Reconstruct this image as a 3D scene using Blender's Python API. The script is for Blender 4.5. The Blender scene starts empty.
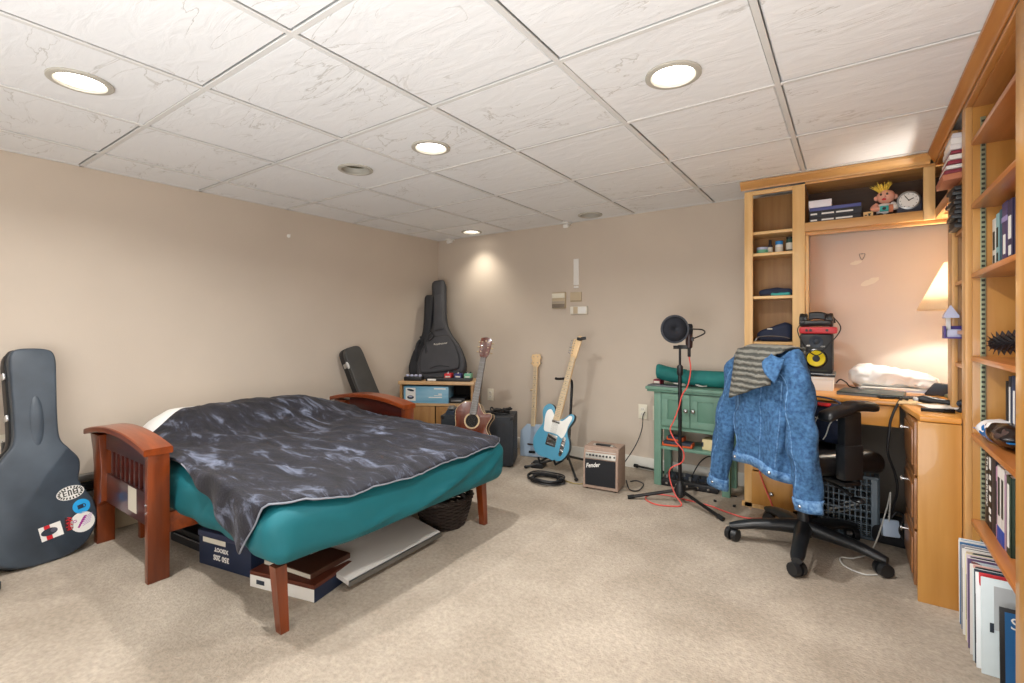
import bpy, bmesh, math, random
from mathutils import Vector as V, Matrix, noise as NZ
random.seed(7)
sc = bpy.context.scene
COL = sc.collection
PI = math.pi
W = {}                       # object name -> world matrix (before any depsgraph update)
HC, HR = 1.132, 2.056        # camera height, ceiling height
LW, BW, RW, FW = -3.604, 3.775, 0.70, -1.7

# ---------------------------------------------------------------- materials
def lin(h):
    h = h.lstrip('#')
    c = [int(h[i:i+2], 16)/255 for i in (0, 2, 4)]
    return tuple(x/12.92 if x <= .04045 else ((x+.055)/1.055)**2.4 for x in c) + (1,)
def nodes(name):
    m = bpy.data.materials.new(name); m.use_nodes = True
    n = m.node_tree.nodes; l = m.node_tree.links
    return m, n, l, n['Principled BSDF']
def mat(name, col, rough=.6, metal=0, var=0, vs=6, bump=0, bs=60, col2=None, stretch=(1, 1, 1), sheen=0, trans=0, coat=0, detail=4, lo=.35, hi=.65):
    m, n, l, b = nodes(name)
    b.inputs['Roughness'].default_value = rough; b.inputs['Metallic'].default_value = metal
    b.inputs['Base Color'].default_value = lin(col)
    if sheen: b.inputs['Sheen Weight'].default_value = sheen
    if coat: b.inputs['Coat Weight'].default_value = coat
    if trans: b.inputs['Transmission Weight'].default_value = trans
    if var or col2 or bump:
        tc = n.new('ShaderNodeTexCoord'); mp = n.new('ShaderNodeMapping')
        mp.inputs['Scale'].default_value = stretch; l.new(tc.outputs['Object'], mp.inputs['Vector'])
    if var or col2:
        t = n.new('ShaderNodeTexNoise'); t.inputs['Scale'].default_value = vs; t.inputs['Detail'].default_value = detail
        l.new(mp.outputs[0], t.inputs['Vector'])
        r = n.new('ShaderNodeValToRGB'); c = lin(col)
        a = lin(col2) if col2 else tuple(min(1, x*(1+var)) for x in c[:3])+(1,)
        r.color_ramp.elements[0].color = c if col2 else tuple(x*(1-var) for x in c[:3])+(1,)
        r.color_ramp.elements[1].color = a
        r.color_ramp.elements[0].position = lo; r.color_ramp.elements[1].position = hi
        l.new(t.outputs['Fac'], r.inputs['Fac']); l.new(r.outputs['Color'], b.inputs['Base Color'])
    if bump:
        t2 = n.new('ShaderNodeTexNoise'); t2.inputs['Scale'].default_value = bs; t2.inputs['Detail'].default_value = 3
        l.new(mp.outputs[0], t2.inputs['Vector'])
        bp = n.new('ShaderNodeBump'); bp.inputs['Strength'].default_value = bump; bp.inputs['Distance'].default_value = .01
        l.new(t2.outputs['Fac'], bp.inputs['Height']); l.new(bp.outputs['Normal'], b.inputs['Normal'])
    return m
def wood(name, a, b_, axis='z', scale=5, rough=.4, coat=.1):
    st = {'x': (.12, 1.6, 1.6), 'y': (1.6, .12, 1.6), 'z': (1.6, 1.6, .12)}[axis]
    return mat(name, a, rough, col2=b_, vs=scale, stretch=tuple(4*s for s in st), detail=6, bump=.05, bs=20, coat=coat, lo=.3, hi=.7)
def emit(name, col, s):
    m, n, l, b = nodes(name)
    b.inputs['Base Color'].default_value = lin(col); b.inputs['Emission Color'].default_value = lin(col); b.inputs['Emission Strength'].default_value = s
    return m
M = dict(
    wall=mat('beige wall paint', '#c7baab', .75, var=.04, vs=1.2, bump=.06, bs=180),
    white=mat('white paint', '#e6e4df', .5), offwhite=mat('off white plastic', '#e4dfd2', .45),
    board=mat('off white baseboard paint', '#dedbd2', .45),
    black=mat('black plastic', '#17181b', .45, bump=.05, bs=300), blackg=mat('glossy black plastic', '#0e0f12', .22),
    blackm=mat('satin black metal', '#141416', .35, metal=.3), rubber=mat('black rubber', '#0c0c0d', .8),
    chrome=mat('brushed chrome', '#c9cacb', .22, metal=1), steel=mat('dull steel', '#9a9b9b', .4, metal=1),
    cherry=wood('cherry stained wood', '#67290a', '#934212', 'x', 4, .3, .3), cherryz=wood('cherry stained wood upright', '#58240a', '#7f3812', 'z', 4, .3, .3),
    cherryd=wood('dark cherry wood', '#3a1712', '#521f16', 'x', 4, .3, .3),
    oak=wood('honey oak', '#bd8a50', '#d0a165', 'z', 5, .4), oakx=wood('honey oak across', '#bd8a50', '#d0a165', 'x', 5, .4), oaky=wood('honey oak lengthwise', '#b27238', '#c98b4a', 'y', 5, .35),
    oakl=wood('pale oak', '#d3a669', '#e2bb80', 'z', 5, .45), oaklx=wood('pale oak across', '#d3a669', '#e2bb80', 'x', 5, .45),
    oakp=wood('amber oak panel', '#b27c38', '#c4914c', 'z', 3, .35, .2), oakd=wood('amber oak desk', '#cc8836', '#dd9d4a', 'x', 3, .3, .2),
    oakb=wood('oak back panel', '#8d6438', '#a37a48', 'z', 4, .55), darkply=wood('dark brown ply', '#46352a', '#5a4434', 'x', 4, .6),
    orange=wood('orange brown shelf wood', '#a5622e', '#bf7840', 'y', 4, .3, .2), drawerw=wood('brown drawer front', '#7f5230', '#96663d', 'y', 4, .35, .2),
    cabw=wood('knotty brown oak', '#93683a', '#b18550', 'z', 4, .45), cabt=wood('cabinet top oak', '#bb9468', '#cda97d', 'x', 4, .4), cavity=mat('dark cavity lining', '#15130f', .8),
    teal=mat('teal cotton sheet', '#00616b', .7, var=.06, vs=5, bump=.06, bs=250),
    green=mat('sage green paint', '#688d7c', .5, var=.06, vs=9), greend=mat('dark sage green paint', '#587f6d', .5, var=.05, vs=9), tealp=mat('teal pillow cover', '#17706c', .75, var=.12, vs=10, bump=.1, bs=120),
    denim=mat('washed blue denim', '#20456f', .85, col2='#4a77a3', vs=60, detail=9, bump=.45, bs=260, lo=.32, hi=.72), denimd=mat('darker denim trim', '#325d8c', .85, col2='#6b92bb', vs=60, detail=6, bump=.3, bs=260), thread=mat('tan stitching thread', '#b98f62', .8),
    tolex=mat('dark charcoal vinyl', '#20252c', .6, var=.1, vs=30, bump=.2, bs=400), case=mat('worn black case vinyl', '#28303a', .42, col2='#485460', vs=3.2, bump=.08, bs=350, lo=.3, hi=.75), casee=mat('black case edge', '#121316', .5),
    gig=mat('charcoal nylon', '#3c3c40', .7, var=.1, vs=8, bump=.2, bs=500), gigd=mat('dark nylon', '#222327', .75, bump=.2, bs=400),
    leather=mat('black leather', '#1a1a1c', .33, bump=.12, bs=120), chairp=mat('black chair plastic', '#191b1e', .38),
    blue=mat('metallic light blue lacquer', '#559ab8', .28, coat=.6, var=.06, vs=4), pearl=mat('white pickguard', '#e9e9e4', .35), maple=wood('pale maple', '#dcb98a', '#e6c89b', 'y', 4, .35), mapled=mat('maple neck face', '#dcc6a2', .4),
    skyb=mat('pale blue lacquer', '#a9bdd2', .35, coat=.3), mahog=wood('red brown mahogany', '#4a2014', '#6d3420', 'y', 5, .25, .4), rosew=mat('dark rosewood', '#3c2720', .4, var=.15, vs=14), cream=mat('cream binding', '#c2a983', .45), fret=mat('grey fretboard', '#6f6a66', .45, var=.1, vs=20),
    tweed=mat('taupe amp vinyl', '#9c8576', .65, var=.08, vs=60, bump=.2, bs=350), grille=mat('black grille cloth', '#181a1f', .85, bump=.3, bs=500), silver=mat('silver control panel', '#b9b6ae', .4, metal=.4),
    red=mat('red plastic', '#c9222b', .4), yellow=mat('yellow speaker cone', '#e4cf16', .5), navy=mat('navy cloth', '#1d2740', .75, var=.15, vs=20, bump=.15, bs=150), slate=mat('dark slate plastic', '#27313f', .5),
    bluebox=mat('light blue printed card', '#5f9ec0', .5, col2='#9cc6da', vs=2, stretch=(.6, 1, 5)), paper=mat('white paper', '#e9e7e2', .7), card=mat('manila card', '#cdb083', .7), greyboard=mat('grey white panel', '#c9c5c0', .5), brownbox=mat('brown game box lid', '#5e2c1c', .5),
    bluecard=mat('navy blue card', '#16243f', .55), wicker=mat('dark brown wicker', '#2b211c', .6, var=.3, vs=40), cable=mat('black cable', '#131316', .5), rcable=mat('red cable', '#d4544b', .45), wcable=mat('white cable', '#c7c6c0', .5),
    bag=mat('white plastic bag', '#efeeec', .35, var=.03, vs=8), skin=mat('pink vinyl', '#e2a48d', .5), hair=mat('blond yellow hair', '#dfc04a', .8, var=.2, vs=60), purple=mat('violet plastic', '#4b3c86', .4), lav=mat('lavender white plastic', '#b9bdd6', .4), cyan=mat('turquoise card', '#3aa7a4', .6), green2=mat('mint green plastic', '#6fb796', .45), bottleg=mat('dark green plastic', '#20453f', .35),
    orangep=mat('orange rubber', '#cf5a2b', .6), greyp=mat('grey plastic', '#6b6d70', .5), lbl=mat('pale label', '#d8d3c4', .6), clay=mat('terracotta card', '#b9714f', .65), maroon=mat('maroon card', '#7d1f33', .6), brass=mat('green tinted shelf standard', '#9aa184', .4, metal=.5), hole=mat('dark slot', '#34362d', .7), bluegrey=mat('blue grey plastic', '#71808c', .5), lightblue=mat('pale blue plastic', '#aebfd4', .45), pinkw=mat('pinkish paint patch', '#cfb9a8', .7), tan=mat('tan plastic', '#bfae92', .5), wallplate=mat('cream switch plate', '#e3ddca', .4),
)
def hexmat(c, rough=.55, _c={}):
    if (c, rough) not in _c: _c[(c, rough)] = mat('card '+c[1:], c, rough, var=.03, vs=12)
    return _c[(c, rough)]

# ---------------------------------------------------------------- mesh helper
def frame_m(o, x, y, z):
    m = Matrix.Identity(4)
    for i in range(3): m[i][0], m[i][1], m[i][2], m[i][3] = x[i], y[i], z[i], o[i]
    return m
def axes(p0, p1, face):
    y = (V(p1)-V(p0)).normalized(); z = V(face); z = (z-y*z.dot(y)).normalized(); x = y.cross(z)
    return frame_m(V(p0), x, y, z)
def T(x, y, z): return Matrix.Translation((x, y, z))
def R(a, ax='Z'): return Matrix.Rotation(math.radians(a), 4, ax)
def cat(pts, n=6, closed=False):
    pts = [V(p) for p in pts]; out = []; N = len(pts)
    for i in range(N if closed else N-1):
        if closed: a, b, c, d = pts[i-1], pts[i], pts[(i+1) % N], pts[(i+2) % N]
        else: a, b, c, d = pts[max(i-1, 0)], pts[i], pts[i+1], pts[min(i+2, N-1)]
        for k in range(n):
            t = k/n
            out.append(.5*((2*b)+(c-a)*t+(2*a-5*b+4*c-d)*t*t+(3*b-a-3*c+d)*t**3))
    if not closed: out.append(pts[-1])
    return out
class MB:
    def __init__(s): s.v = []; s.f = []; s.mi = []; s.k = 0; s.mx = None
    def add(s, vs, fs, m=None):
        b = len(s.v)
        for p in vs:
            p = V(p)
            if m: p = m @ p
            if s.mx: p = s.mx @ p
            s.v.append(p)
        for f in fs: s.f.append(tuple(b+i for i in f)); s.mi.append(s.k)
        return s
    def bm(s, bm, m=None):
        bm.verts.ensure_lookup_table(); bm.verts.index_update()
        s.add([v.co.copy() for v in bm.verts], [[v.index for v in f.verts] for f in bm.faces], m); bm.free(); return s
    def box(s, x0, x1, y0, y1, z0, z1, bev=.002, m=None, seg=2):
        b = bmesh.new(); bmesh.ops.create_cube(b, size=1)
        for v in b.verts: v.co = V(((x0+x1)/2+v.co.x*(x1-x0), (y0+y1)/2+v.co.y*(y1-y0), (z0+z1)/2+v.co.z*(z1-z0)))
        bev = min(bev, .45*min(abs(x1-x0), abs(y1-y0), abs(z1-z0)))
        if bev > 0: bmesh.ops.bevel(b, geom=b.edges[:], offset=bev, segments=seg, affect='EDGES', profile=.6)
        return s.bm(b, m)
    def loft(s, rings, m=None, cap=(1, 1), closed=True):
        n = len(rings[0]); vs = [p for r in rings for p in r]; fs = []
        for i in range(len(rings)-1):
            for j in range(n if closed else n-1):
                k = (j+1) % n
                fs.append((i*n+j, i*n+k, (i+1)*n+k, (i+1)*n+j))
        if cap[0] and closed: fs.append(tuple(reversed(range(n))))
        if cap[1] and closed: fs.append(tuple((len(rings)-1)*n+j for j in range(n)))
        return s.add(vs, fs, m)
    def cyl(s, p0, p1, r0, r1=None, n=16, m=None):
        r1 = r0 if r1 is None else r1
        return s.tube([p0, p1], [r0, r1], n, m)
    def tube(s, pts, r, n=8, m=None, flat=None):
        pts = [V(p) for p in pts]; rr = r if isinstance(r, (list, tuple)) else [r]*len(pts)
        rings = []; up = None
        for i, p in enumerate(pts):
            d = (pts[min(i+1, len(pts)-1)]-pts[max(i-1, 0)])
            d = d.normalized() if d.length > 1e-9 else V((0, 0, 1))
            if up is None: up = V((0, 0, 1)) if abs(d.z) < .9 else V((1, 0, 0))
            a = d.cross(up)
            if a.length < 1e-6: a = d.orthogonal()
            a.normalize(); up = a.cross(d).normalized(); b = up
            q = rr[i]; f = flat or 1
            rings.append([p+a*q*math.cos(2*PI*k/n)+b*q*f*math.sin(2*PI*k/n) for k in range(n)])
        return s.loft(rings, m)
    def lathe(s, prof, n=24, m=None, cap=(1, 1), sx=1, sy=1):
        return s.loft([[V((r*sx*math.cos(2*PI*k/n), r*sy*math.sin(2*PI*k/n), z)) for k in range(n)] for r, z in prof], m, cap)
    def ell(s, c, rx, ry, rz, n=16, k=10, m=None):
        pr = [(max(1e-4, math.sin(PI*i/k)), -math.cos(PI*i/k)) for i in range(k+1)]
        return s.loft([[V((c[0]+rx*r*math.cos(2*PI*j/n), c[1]+ry*r*math.sin(2*PI*j/n), c[2]+rz*z)) for j in range(n)] for r, z in pr], m)
    def prism(s, out, z0, z1, bev=.0, m=None, seg=3):
        out = [V((p[0], p[1], 0)) for p in out]; n = len(out)
        ar = sum(out[i].x*out[(i+1) % n].y-out[(i+1) % n].x*out[i].y for i in range(n))
        if ar < 0: out.reverse()
        nor = []
        for i in range(n):
            d = out[(i+1) % n]-out[i-1]; nor.append(V((d.y, -d.x, 0)).normalized())
        def ring(off, z): return [out[i]-nor[i]*off+V((0, 0, z)) for i in range(n)]
        if bev <= 0: return s.loft([ring(0, z0), ring(0, z1)], m)
        rs = []
        for k in range(seg+1):
            a = PI/2*k/seg; rs.append(ring(bev*(1-math.sin(a)), z0+bev*(1-math.cos(a))))
        for k in range(seg+1):
            a = PI/2*(1-k/seg); rs.append(ring(bev*(1-math.sin(a)), z1-bev*(1-math.cos(a))))
        return s.loft(rs, m)
    def rbox(s, c, size, r, d=.05, fn=None, m=None):
        hx, hy, hz = (q/2 for q in size); cn = [max(2, int(q/d)) for q in size]; r = min(r, hx, hy, hz)
        b = bmesh.new()
        def face(o, u, w, nu, nw):
            g = [[b.verts.new(o+u*(i/nu)+w*(j/nw)) for j in range(nw+1)] for i in range(nu+1)]
            for i in range(nu):
                for j in range(nw): b.faces.new((g[i][j], g[i+1][j], g[i+1][j+1], g[i][j+1]))
        X, Y, Z = V((2*hx, 0, 0)), V((0, 2*hy, 0)), V((0, 0, 2*hz)); o = V((-hx, -hy, -hz))
        face(o, Y, X, cn[1], cn[0]); face(o+Z, X, Y, cn[0], cn[1]); face(o, X, Z, cn[0], cn[2]); face(o+Y, Z, X, cn[2], cn[0]); face(o, Z, Y, cn[2], cn[1]); face(o+X, Y, Z, cn[1], cn[2])
        bmesh.ops.remove_doubles(b, verts=b.verts[:], dist=1e-5)
        for v in b.verts:
            p = v.co; q = V((max(-hx+r, min(hx-r, p.x)), max(-hy+r, min(hy-r, p.y)), max(-hz+r, min(hz-r, p.z))))
            e = p-q
            if e.length > 1e-9: p = q+e.normalized()*r
            p = p+V(c)
            v.co = fn(p) if fn else p
        return s.bm(b, m)
    def grid(s, fn, nu, nv, m=None):
        return s.add([fn(i/nu, j/nv) for i in range(nu+1) for j in range(nv+1)], [(i*(nv+1)+j, (i+1)*(nv+1)+j, (i+1)*(nv+1)+j+1, i*(nv+1)+j+1) for i in range(nu) for j in range(nv)], m)
    def build(s, name, ma, parent=None, local=False, smooth=35, solid=0, label=None):
        me = bpy.data.meshes.new(name)
        vs = s.v
        if parent is not None and not local:
            inv = W[parent.name].inverted(); vs = [inv @ p for p in vs]
        me.from_pydata([tuple(p) for p in vs], [], s.f)
        for x in (ma if isinstance(ma, (list, tuple)) else [ma]): me.materials.append(M[x] if isinstance(x, str) else x)
        me.polygons.foreach_set('material_index', s.mi)
        b = bmesh.new(); b.from_mesh(me)
        if not solid: bmesh.ops.recalc_face_normals(b, faces=b.faces[:])
        b.to_mesh(me); b.free()
        me.shade_smooth(); me.set_sharp_from_angle(angle=math.radians(smooth))
        o = bpy.data.objects.new(name, me); COL.objects.link(o)
        if parent is not None: o.parent = parent; W[o.name] = W[parent.name]
        else: W[o.name] = Matrix.Identity(4)
        if solid:
            md = o.modifiers.new('Solidify', 'SOLIDIFY'); md.thickness = solid; md.offset = 0
        if label: o['label'] = label
        return o
def text(body, size, ma, parent, m, name='lettering', shear=0, ext=.0004, sx=1, bold=0):
    """m: local matrix in the parent thing, text in its xy plane, centred"""
    cu = bpy.data.curves.new(name, 'FONT'); cu.body = body; cu.size = size; cu.align_x = 'CENTER'; cu.align_y = 'CENTER'; cu.shear = shear; cu.extrude = ext; cu.offset = bold; cu.resolution_u = 3
    t = bpy.data.objects.new('tmp', cu); COL.objects.link(t)
    dg = bpy.context.evaluated_depsgraph_get(); me = bpy.data.meshes.new_from_object(t.evaluated_get(dg))
    bpy.data.objects.remove(t); me.transform(m @ Matrix.Diagonal((sx, 1, 1, 1))); me.name = name
    me.materials.clear(); me.materials.append(M[ma] if isinstance(ma, str) else ma)
    o = bpy.data.objects.new(name, me); COL.objects.link(o); o.parent = parent; W[o.name] = W[parent.name]
    return o
def tag(o, label, catg, group=None, kind=None):
    if label: o['label'] = label
    if catg: o['category'] = catg
    if group: o['group'] = group
    if kind: o['kind'] = kind
    return o
def thing(name, label, catg, loc=(0, 0, 0), m=None, group=None):
    o = bpy.data.objects.new(name, None); COL.objects.link(o); o.empty_display_size = .1
    m = m or T(*loc); o.matrix_world = m
    o.location, o.rotation_euler = m.to_translation(), m.to_euler()
    W[o.name] = m
    return tag(o, label, catg, group)
def struct(o): o['kind'] = 'structure'; return o
def wobble(p, a, s, seed=0): return p+NZ.noise_vector(V((p.x*s+seed, p.y*s, p.z*s)))*a
def copy_tree(o, m, label):
    c = o.copy(); COL.objects.link(c); c.location, c.rotation_euler = m.to_translation(), m.to_euler(); c['label'] = label; W[c.name] = m
    for ch in list(o.children):
        d = ch.copy(); COL.objects.link(d); d.parent = c
        for g in list(ch.children):
            e = g.copy(); COL.objects.link(e); e.parent = d
    return c

LP = 18; TL = 19; UP = 88; EXP = .06                      # watts per downlight, table lamp, added ceiling fill; then exposure
# ---------------------------------------------------------------- room
def mk_carpet():
    m, n, l, b = nodes('beige cut pile carpet'); b.inputs['Roughness'].default_value = .95
    tc = n.new('ShaderNodeTexCoord')
    def ns(s, d): t = n.new('ShaderNodeTexNoise'); t.inputs['Scale'].default_value = s; t.inputs['Detail'].default_value = d; l.new(tc.outputs['Object'], t.inputs['Vector']); return t
    a, c = ns(2.2, 6), ns(55, 5)
    r1 = n.new('ShaderNodeValToRGB'); r1.color_ramp.elements[0].color = lin('#a19484'); r1.color_ramp.elements[1].color = lin('#b9ac9c'); r1.color_ramp.elements[0].position = .38; r1.color_ramp.elements[1].position = .64
    r2 = n.new('ShaderNodeValToRGB'); r2.color_ramp.elements[0].color = (.78, .78, .78, 1); r2.color_ramp.elements[1].color = (1.06, 1.06, 1.06, 1); r2.color_ramp.elements[0].position = .3; r2.color_ramp.elements[1].position = .7
    mx = n.new('ShaderNodeMix'); mx.data_type = 'RGBA'; mx.blend_type = 'MULTIPLY'; mx.inputs['Factor'].default_value = 1
    l.new(a.outputs['Fac'], r1.inputs['Fac']); l.new(c.outputs['Fac'], r2.inputs['Fac']); l.new(r1.outputs['Color'], mx.inputs['A']); l.new(r2.outputs['Color'], mx.inputs['B']); l.new(mx.outputs['Result'], b.inputs['Base Color'])
    bp = n.new('ShaderNodeBump'); bp.inputs['Strength'].default_value = .6; bp.inputs['Distance'].default_value = .012
    e = ns(110, 4); l.new(e.outputs['Fac'], bp.inputs['Height']); l.new(bp.outputs['Normal'], b.inputs['Normal'])
    return m
def mk_tile():
    m, n, l, b = nodes('white fissured ceiling tile'); b.inputs['Roughness'].default_value = .9
    tc = n.new('ShaderNodeTexCoord')
    def ns(s, d, dist=0, st=(1, 1, 1), rot=0):
        mp = n.new('ShaderNodeMapping'); mp.inputs['Scale'].default_value = st; mp.inputs['Rotation'].default_value = (0, 0, rot); l.new(tc.outputs['Object'], mp.inputs['Vector'])
        t = n.new('ShaderNodeTexNoise'); t.inputs['Scale'].default_value = s; t.inputs['Detail'].default_value = d; t.inputs['Distortion'].default_value = dist; l.new(mp.outputs[0], t.inputs['Vector']); return t.outputs['Fac']
    def ma(op, a, c, clamp=False):
        q = n.new('ShaderNodeMath'); q.operation = op; q.use_clamp = clamp
        for k, v in ((0, a), (1, c)):
            if isinstance(v, (int, float)): q.inputs[k].default_value = v
            else: l.new(v, q.inputs[k])
        return q.outputs[0]
    line = ma('SUBTRACT', 1, ma('MULTIPLY', ma('ABSOLUTE', ma('SUBTRACT', ns(1.7, 6, 1.0, (1.2, 3.4, 1), .5), .5), 0), 110), True)
    mask = ma('MULTIPLY', ma('SUBTRACT', ns(2.6, 3), .47), 9, True)
    speck = ma('MULTIPLY', ma('SUBTRACT', .29, ns(70, 2, 0, (1, 1.8, 1), .5)), 30, True)
    spm = ma('MULTIPLY', ma('SUBTRACT', ns(1.3, 2), .45), 8, True)
    crack = ma('ADD', ma('MULTIPLY', line, mask), ma('MULTIPLY', speck, spm), True)
    mx = n.new('ShaderNodeMix'); mx.data_type = 'RGBA'; l.new(crack, mx.inputs['Factor']); mx.inputs['A'].default_value = lin('#eef0f2'); mx.inputs['B'].default_value = lin('#d0d0ce')
    l.new(mx.outputs['Result'], b.inputs['Base Color'])
    h = ma('SUBTRACT', ma('MULTIPLY', ns(3.5, 8, 1.0, (1.5, 4, 1), .5), 1.0), ma('MULTIPLY', crack, .3))
    bp = n.new('ShaderNodeBump'); bp.inputs['Strength'].default_value = .22; bp.inputs['Distance'].default_value = .02; l.new(h, bp.inputs['Height']); l.new(bp.outputs['Normal'], b.inputs['Normal'])
    return m
M['carpet'] = mk_carpet(); M['tile'] = mk_tile(); M['grid'] = mat('painted ceiling grid bar', '#dcdcda', .6)
struct(MB().box(LW-.1, RW+.1, FW-.1, BW+.1, -.1, 0, 0).build('floor', 'carpet'))
struct(MB().box(LW-.1, LW, FW-.1, BW+.1, 0, HR+.1, 0).build('wall_left', 'wall'))
struct(MB().box(LW, RW, BW, BW+.1, 0, HR+.1, 0).build('wall_back', 'wall'))
struct(MB().box(RW, RW+.1, FW-.1, BW+.1, 0, HR+.1, 0).build('wall_right', 'wall'))
struct(MB().box(LW, RW, FW-.1, FW, 0, HR+.1, 0).build('wall_front', 'wall'))
YL = [.2311+.617*i for i in range(-4, 6)]; XL = [-1.4364+.6054*j for j in range(-3, 4)]
LIGHTS = [(-2.36, .555), (-1.757, 1.786), (-.53, 1.781), (-2.985, 3.585)]
DEAD = [(-2.36, 1.781), (-1.742, 3.6)]
HID = [(-.53, .55), (-2.36, -.69), (-1.15, -.69), (.08, -.69)]
def ceil():
    b = MB()
    xs = [LW-.1]+XL+[RW+.1]; ys = [FW-.1]+[y for y in YL if y > FW]+[BW+.1]
    holes = LIGHTS+DEAD+HID
    for i in range(len(xs)-1):
        for j in range(len(ys)-1):
            x0, x1, y0, y1 = xs[i], xs[i+1], ys[j], ys[j+1]
            h = [p for p in holes if x0 < p[0] < x1 and y0 < p[1] < y1]
            x0 += .0125; x1 -= .0125; y0 += .0125; y1 -= .0125
            if not h:
                b.box(x0, x1, y0, y1, HR, HR+.02, .006, seg=1)
            else:
                n = 32; c = h[0]; out = []; inn = []
                for k in range(n):
                    a = 2*PI*k/n; dx, dy = math.cos(a), math.sin(a)
                    inn.append(V((c[0]+.082*dx, c[1]+.082*dy, HR)))
                    t = min(((x1-c[0])/dx if dx > 1e-6 else (x0-c[0])/dx if dx < -1e-6 else 9), ((y1-c[1])/dy if dy > 1e-6 else (y0-c[1])/dy if dy < -1e-6 else 9))
                    out.append(V((c[0]+t*dx, c[1]+t*dy, HR)))
                for cx, cy in ((x0, y0), (x0, y1), (x1, y0), (x1, y1)):
                    k = min(range(n), key=lambda q: (out[q]-V((cx, cy, HR))).length); out[k] = V((cx, cy, HR))
                u = V((0, 0, .02))
                b.loft([[p+u for p in out], out, inn, [p+u for p in inn]], cap=(0, 0))
    return b.build('ceiling', 'tile', smooth=20)
struct(ceil())
struct(MB().box(LW-.1, RW+.1, FW-.1, BW+.1, HR+.14, HR+.2, 0).build('trim_6', M['grid']))
g = MB()
for y in YL:
    if y > FW: g.box(LW, RW, y-.0105, y+.0105, HR-.004, HR+.002, .0015, seg=1); g.box(LW, RW, y-.002, y+.002, HR+.002, HR+.04, 0)
for x in XL: g.box(x-.0105, x+.0105, FW, BW, HR-.0045, HR+.002, .0015, seg=1); g.box(x-.002, x+.002, FW, BW, HR+.002, HR+.04, 0)
for a in ((LW, LW+.02, FW, BW), (LW, RW, BW-.02, BW), (LW, RW, FW, FW+.02)): g.box(*a, HR-.004, HR+.002, .001, seg=1)
struct(g.build('trim_1', 'grid'))
b = MB().box(LW, -.575, BW-.014, BW, 0, .098, .004)
struct(b.build('baseboard_back', 'board'))
struct(MB().box(LW, LW+.014, FW, BW-.014, 0, .098, .004).build('baseboard_left', 'board'))
# ---- downlights
M['lens'] = emit('glowing lamp lens', '#fff8ee', 6)
M['trimring'] = mat('white lamp trim', '#b9b5aa', .5); M['canin'] = mat('dark lamp can', '#5d5946', .6)
names = ['glowing recessed ceiling light over the foot of the guitar case at left', 'glowing recessed ceiling light above the middle of the futon', 'large glowing recessed ceiling light nearest the bookcases', 'small glowing recessed ceiling light close to the back wall corner',
         'unlit recessed ceiling light with grey insides, above the blanket', 'unlit recessed ceiling light next to the back wall']
ON = []
for i, (x, y) in enumerate(LIGHTS+DEAD+HID):
    on = i < 4 or i >= 6
    t = thing('recessed_ceiling_light', names[i] if i < 6 else 'glowing recessed ceiling light out of the picture', 'ceiling light', (x, y, HR-.004), group='recessed ceiling lights')
    b = MB(); b.lathe([(.076, .0), (.079, -.006), (.09, -.007), (.098, -.004), (.098, .003), (.08, .003), (.072, .06)], 40, cap=(0, 0)); b.build('trim_ring', 'trimring', t, local=True)
    MB().lathe([(.0735, .03), (.0735, .05), (.072, .1), (.05, .112), (.001, .114)], 32, cap=(0, 0)).build('lamp_can', 'canin' if not on else 'trimring', t, local=True)
    b = MB()
    if on: b.lathe([(.0005, .004), (.03, .004), (.055, .008), (.07, .016), (.071, .02)], 32, cap=(1, 0)); b.build('lamp_lens', 'lens', t, local=True)
    else: b.lathe([(.0005, .065), (.016, .067), (.028, .08), (.03, .1)], 24, cap=(1, 0)); b.build('bulb', 'greyp', t, local=True)
    if on: ON.append((x, y))
for i, (x, y) in enumerate(ON):
    if i == 3: d = bpy.data.lights.new('downlight', 'SPOT'); d.spot_size = 1.95; d.spot_blend = 1; d.shadow_soft_size = .04; d.energy = 22; d.color = (1, .93, .8)
    else: d = bpy.data.lights.new('downlight', 'AREA'); d.shape = 'DISK'; d.size = .085; d.spread = 2.75; d.energy = LP if i < 3 else LP*.12; d.color = (1, .99, .965)
    o = bpy.data.objects.new('downlight', d); COL.objects.link(o); o.location = (x, y, HR-.018)
d = bpy.data.lights.new('ceiling_fill', 'AREA'); d.shape = 'DISK'; d.size = 2.2; d.energy = UP; d.color = (.96, .98, 1)
o = bpy.data.objects.new('ceiling_fill', d); COL.objects.link(o); o.location = (-.4, -1.0, .7); o.rotation_euler = (PI-.5, 0, .1)  # unseen fill light added behind the camera to brighten the ceiling
# ---- corner sensors, wall plates, outlets
def wallm(x, z, y=BW): return frame_m((x, y, z), (1, 0, 0), (0, 0, 1), (0, -1, 0))
def outlet(label, m, name='wall_outlet'):
    t = thing(name, label, 'outlet', m=m, group='cream wall outlets')
    MB().box(-.036, .036, -.058, .058, 0, .006, .003).build('cover_plate', 'wallplate', t, local=True)
    for s in (-1, 1):
        q = MB().prism(cat([(-.016, -.012), (.016, -.012), (.016, .012), (-.016, .012)], 3, True), .005, .009, .001, m=T(0, s*.02, 0)).build('socket', 'offwhite', t, local=True)
        h = MB()
        for k in (-1, 1): h.box(k*.006-.001, k*.006+.001, s*.02-.004, s*.02+.005, .0085, .0095, 0)
        h.build('slot', 'hole', q, local=True)
outlet('cream wall outlet between the small amplifier and the green cabinet', wallm(-1.362, .461))
outlet('cream wall outlet half hidden behind the green cabinet', wallm(-1.245, .458))
outlet('cream wall outlet behind the neck of the wooden guitar', wallm(-2.9, .475))
outlet('pale wall outlet behind the large guitar case', frame_m((LW, .53, .52), (0, 1, 0), (0, 0, 1), (1, 0, 0)))
t = thing('wall_thermostat', 'two-tone beige thermostat box on the back wall', 'thermostat', m=wallm(-2.122, 1.375))
MB().box(-.066, .066, -.072, .072, 0, .03, .006).build('case', 'tan', t, local=True)
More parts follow.
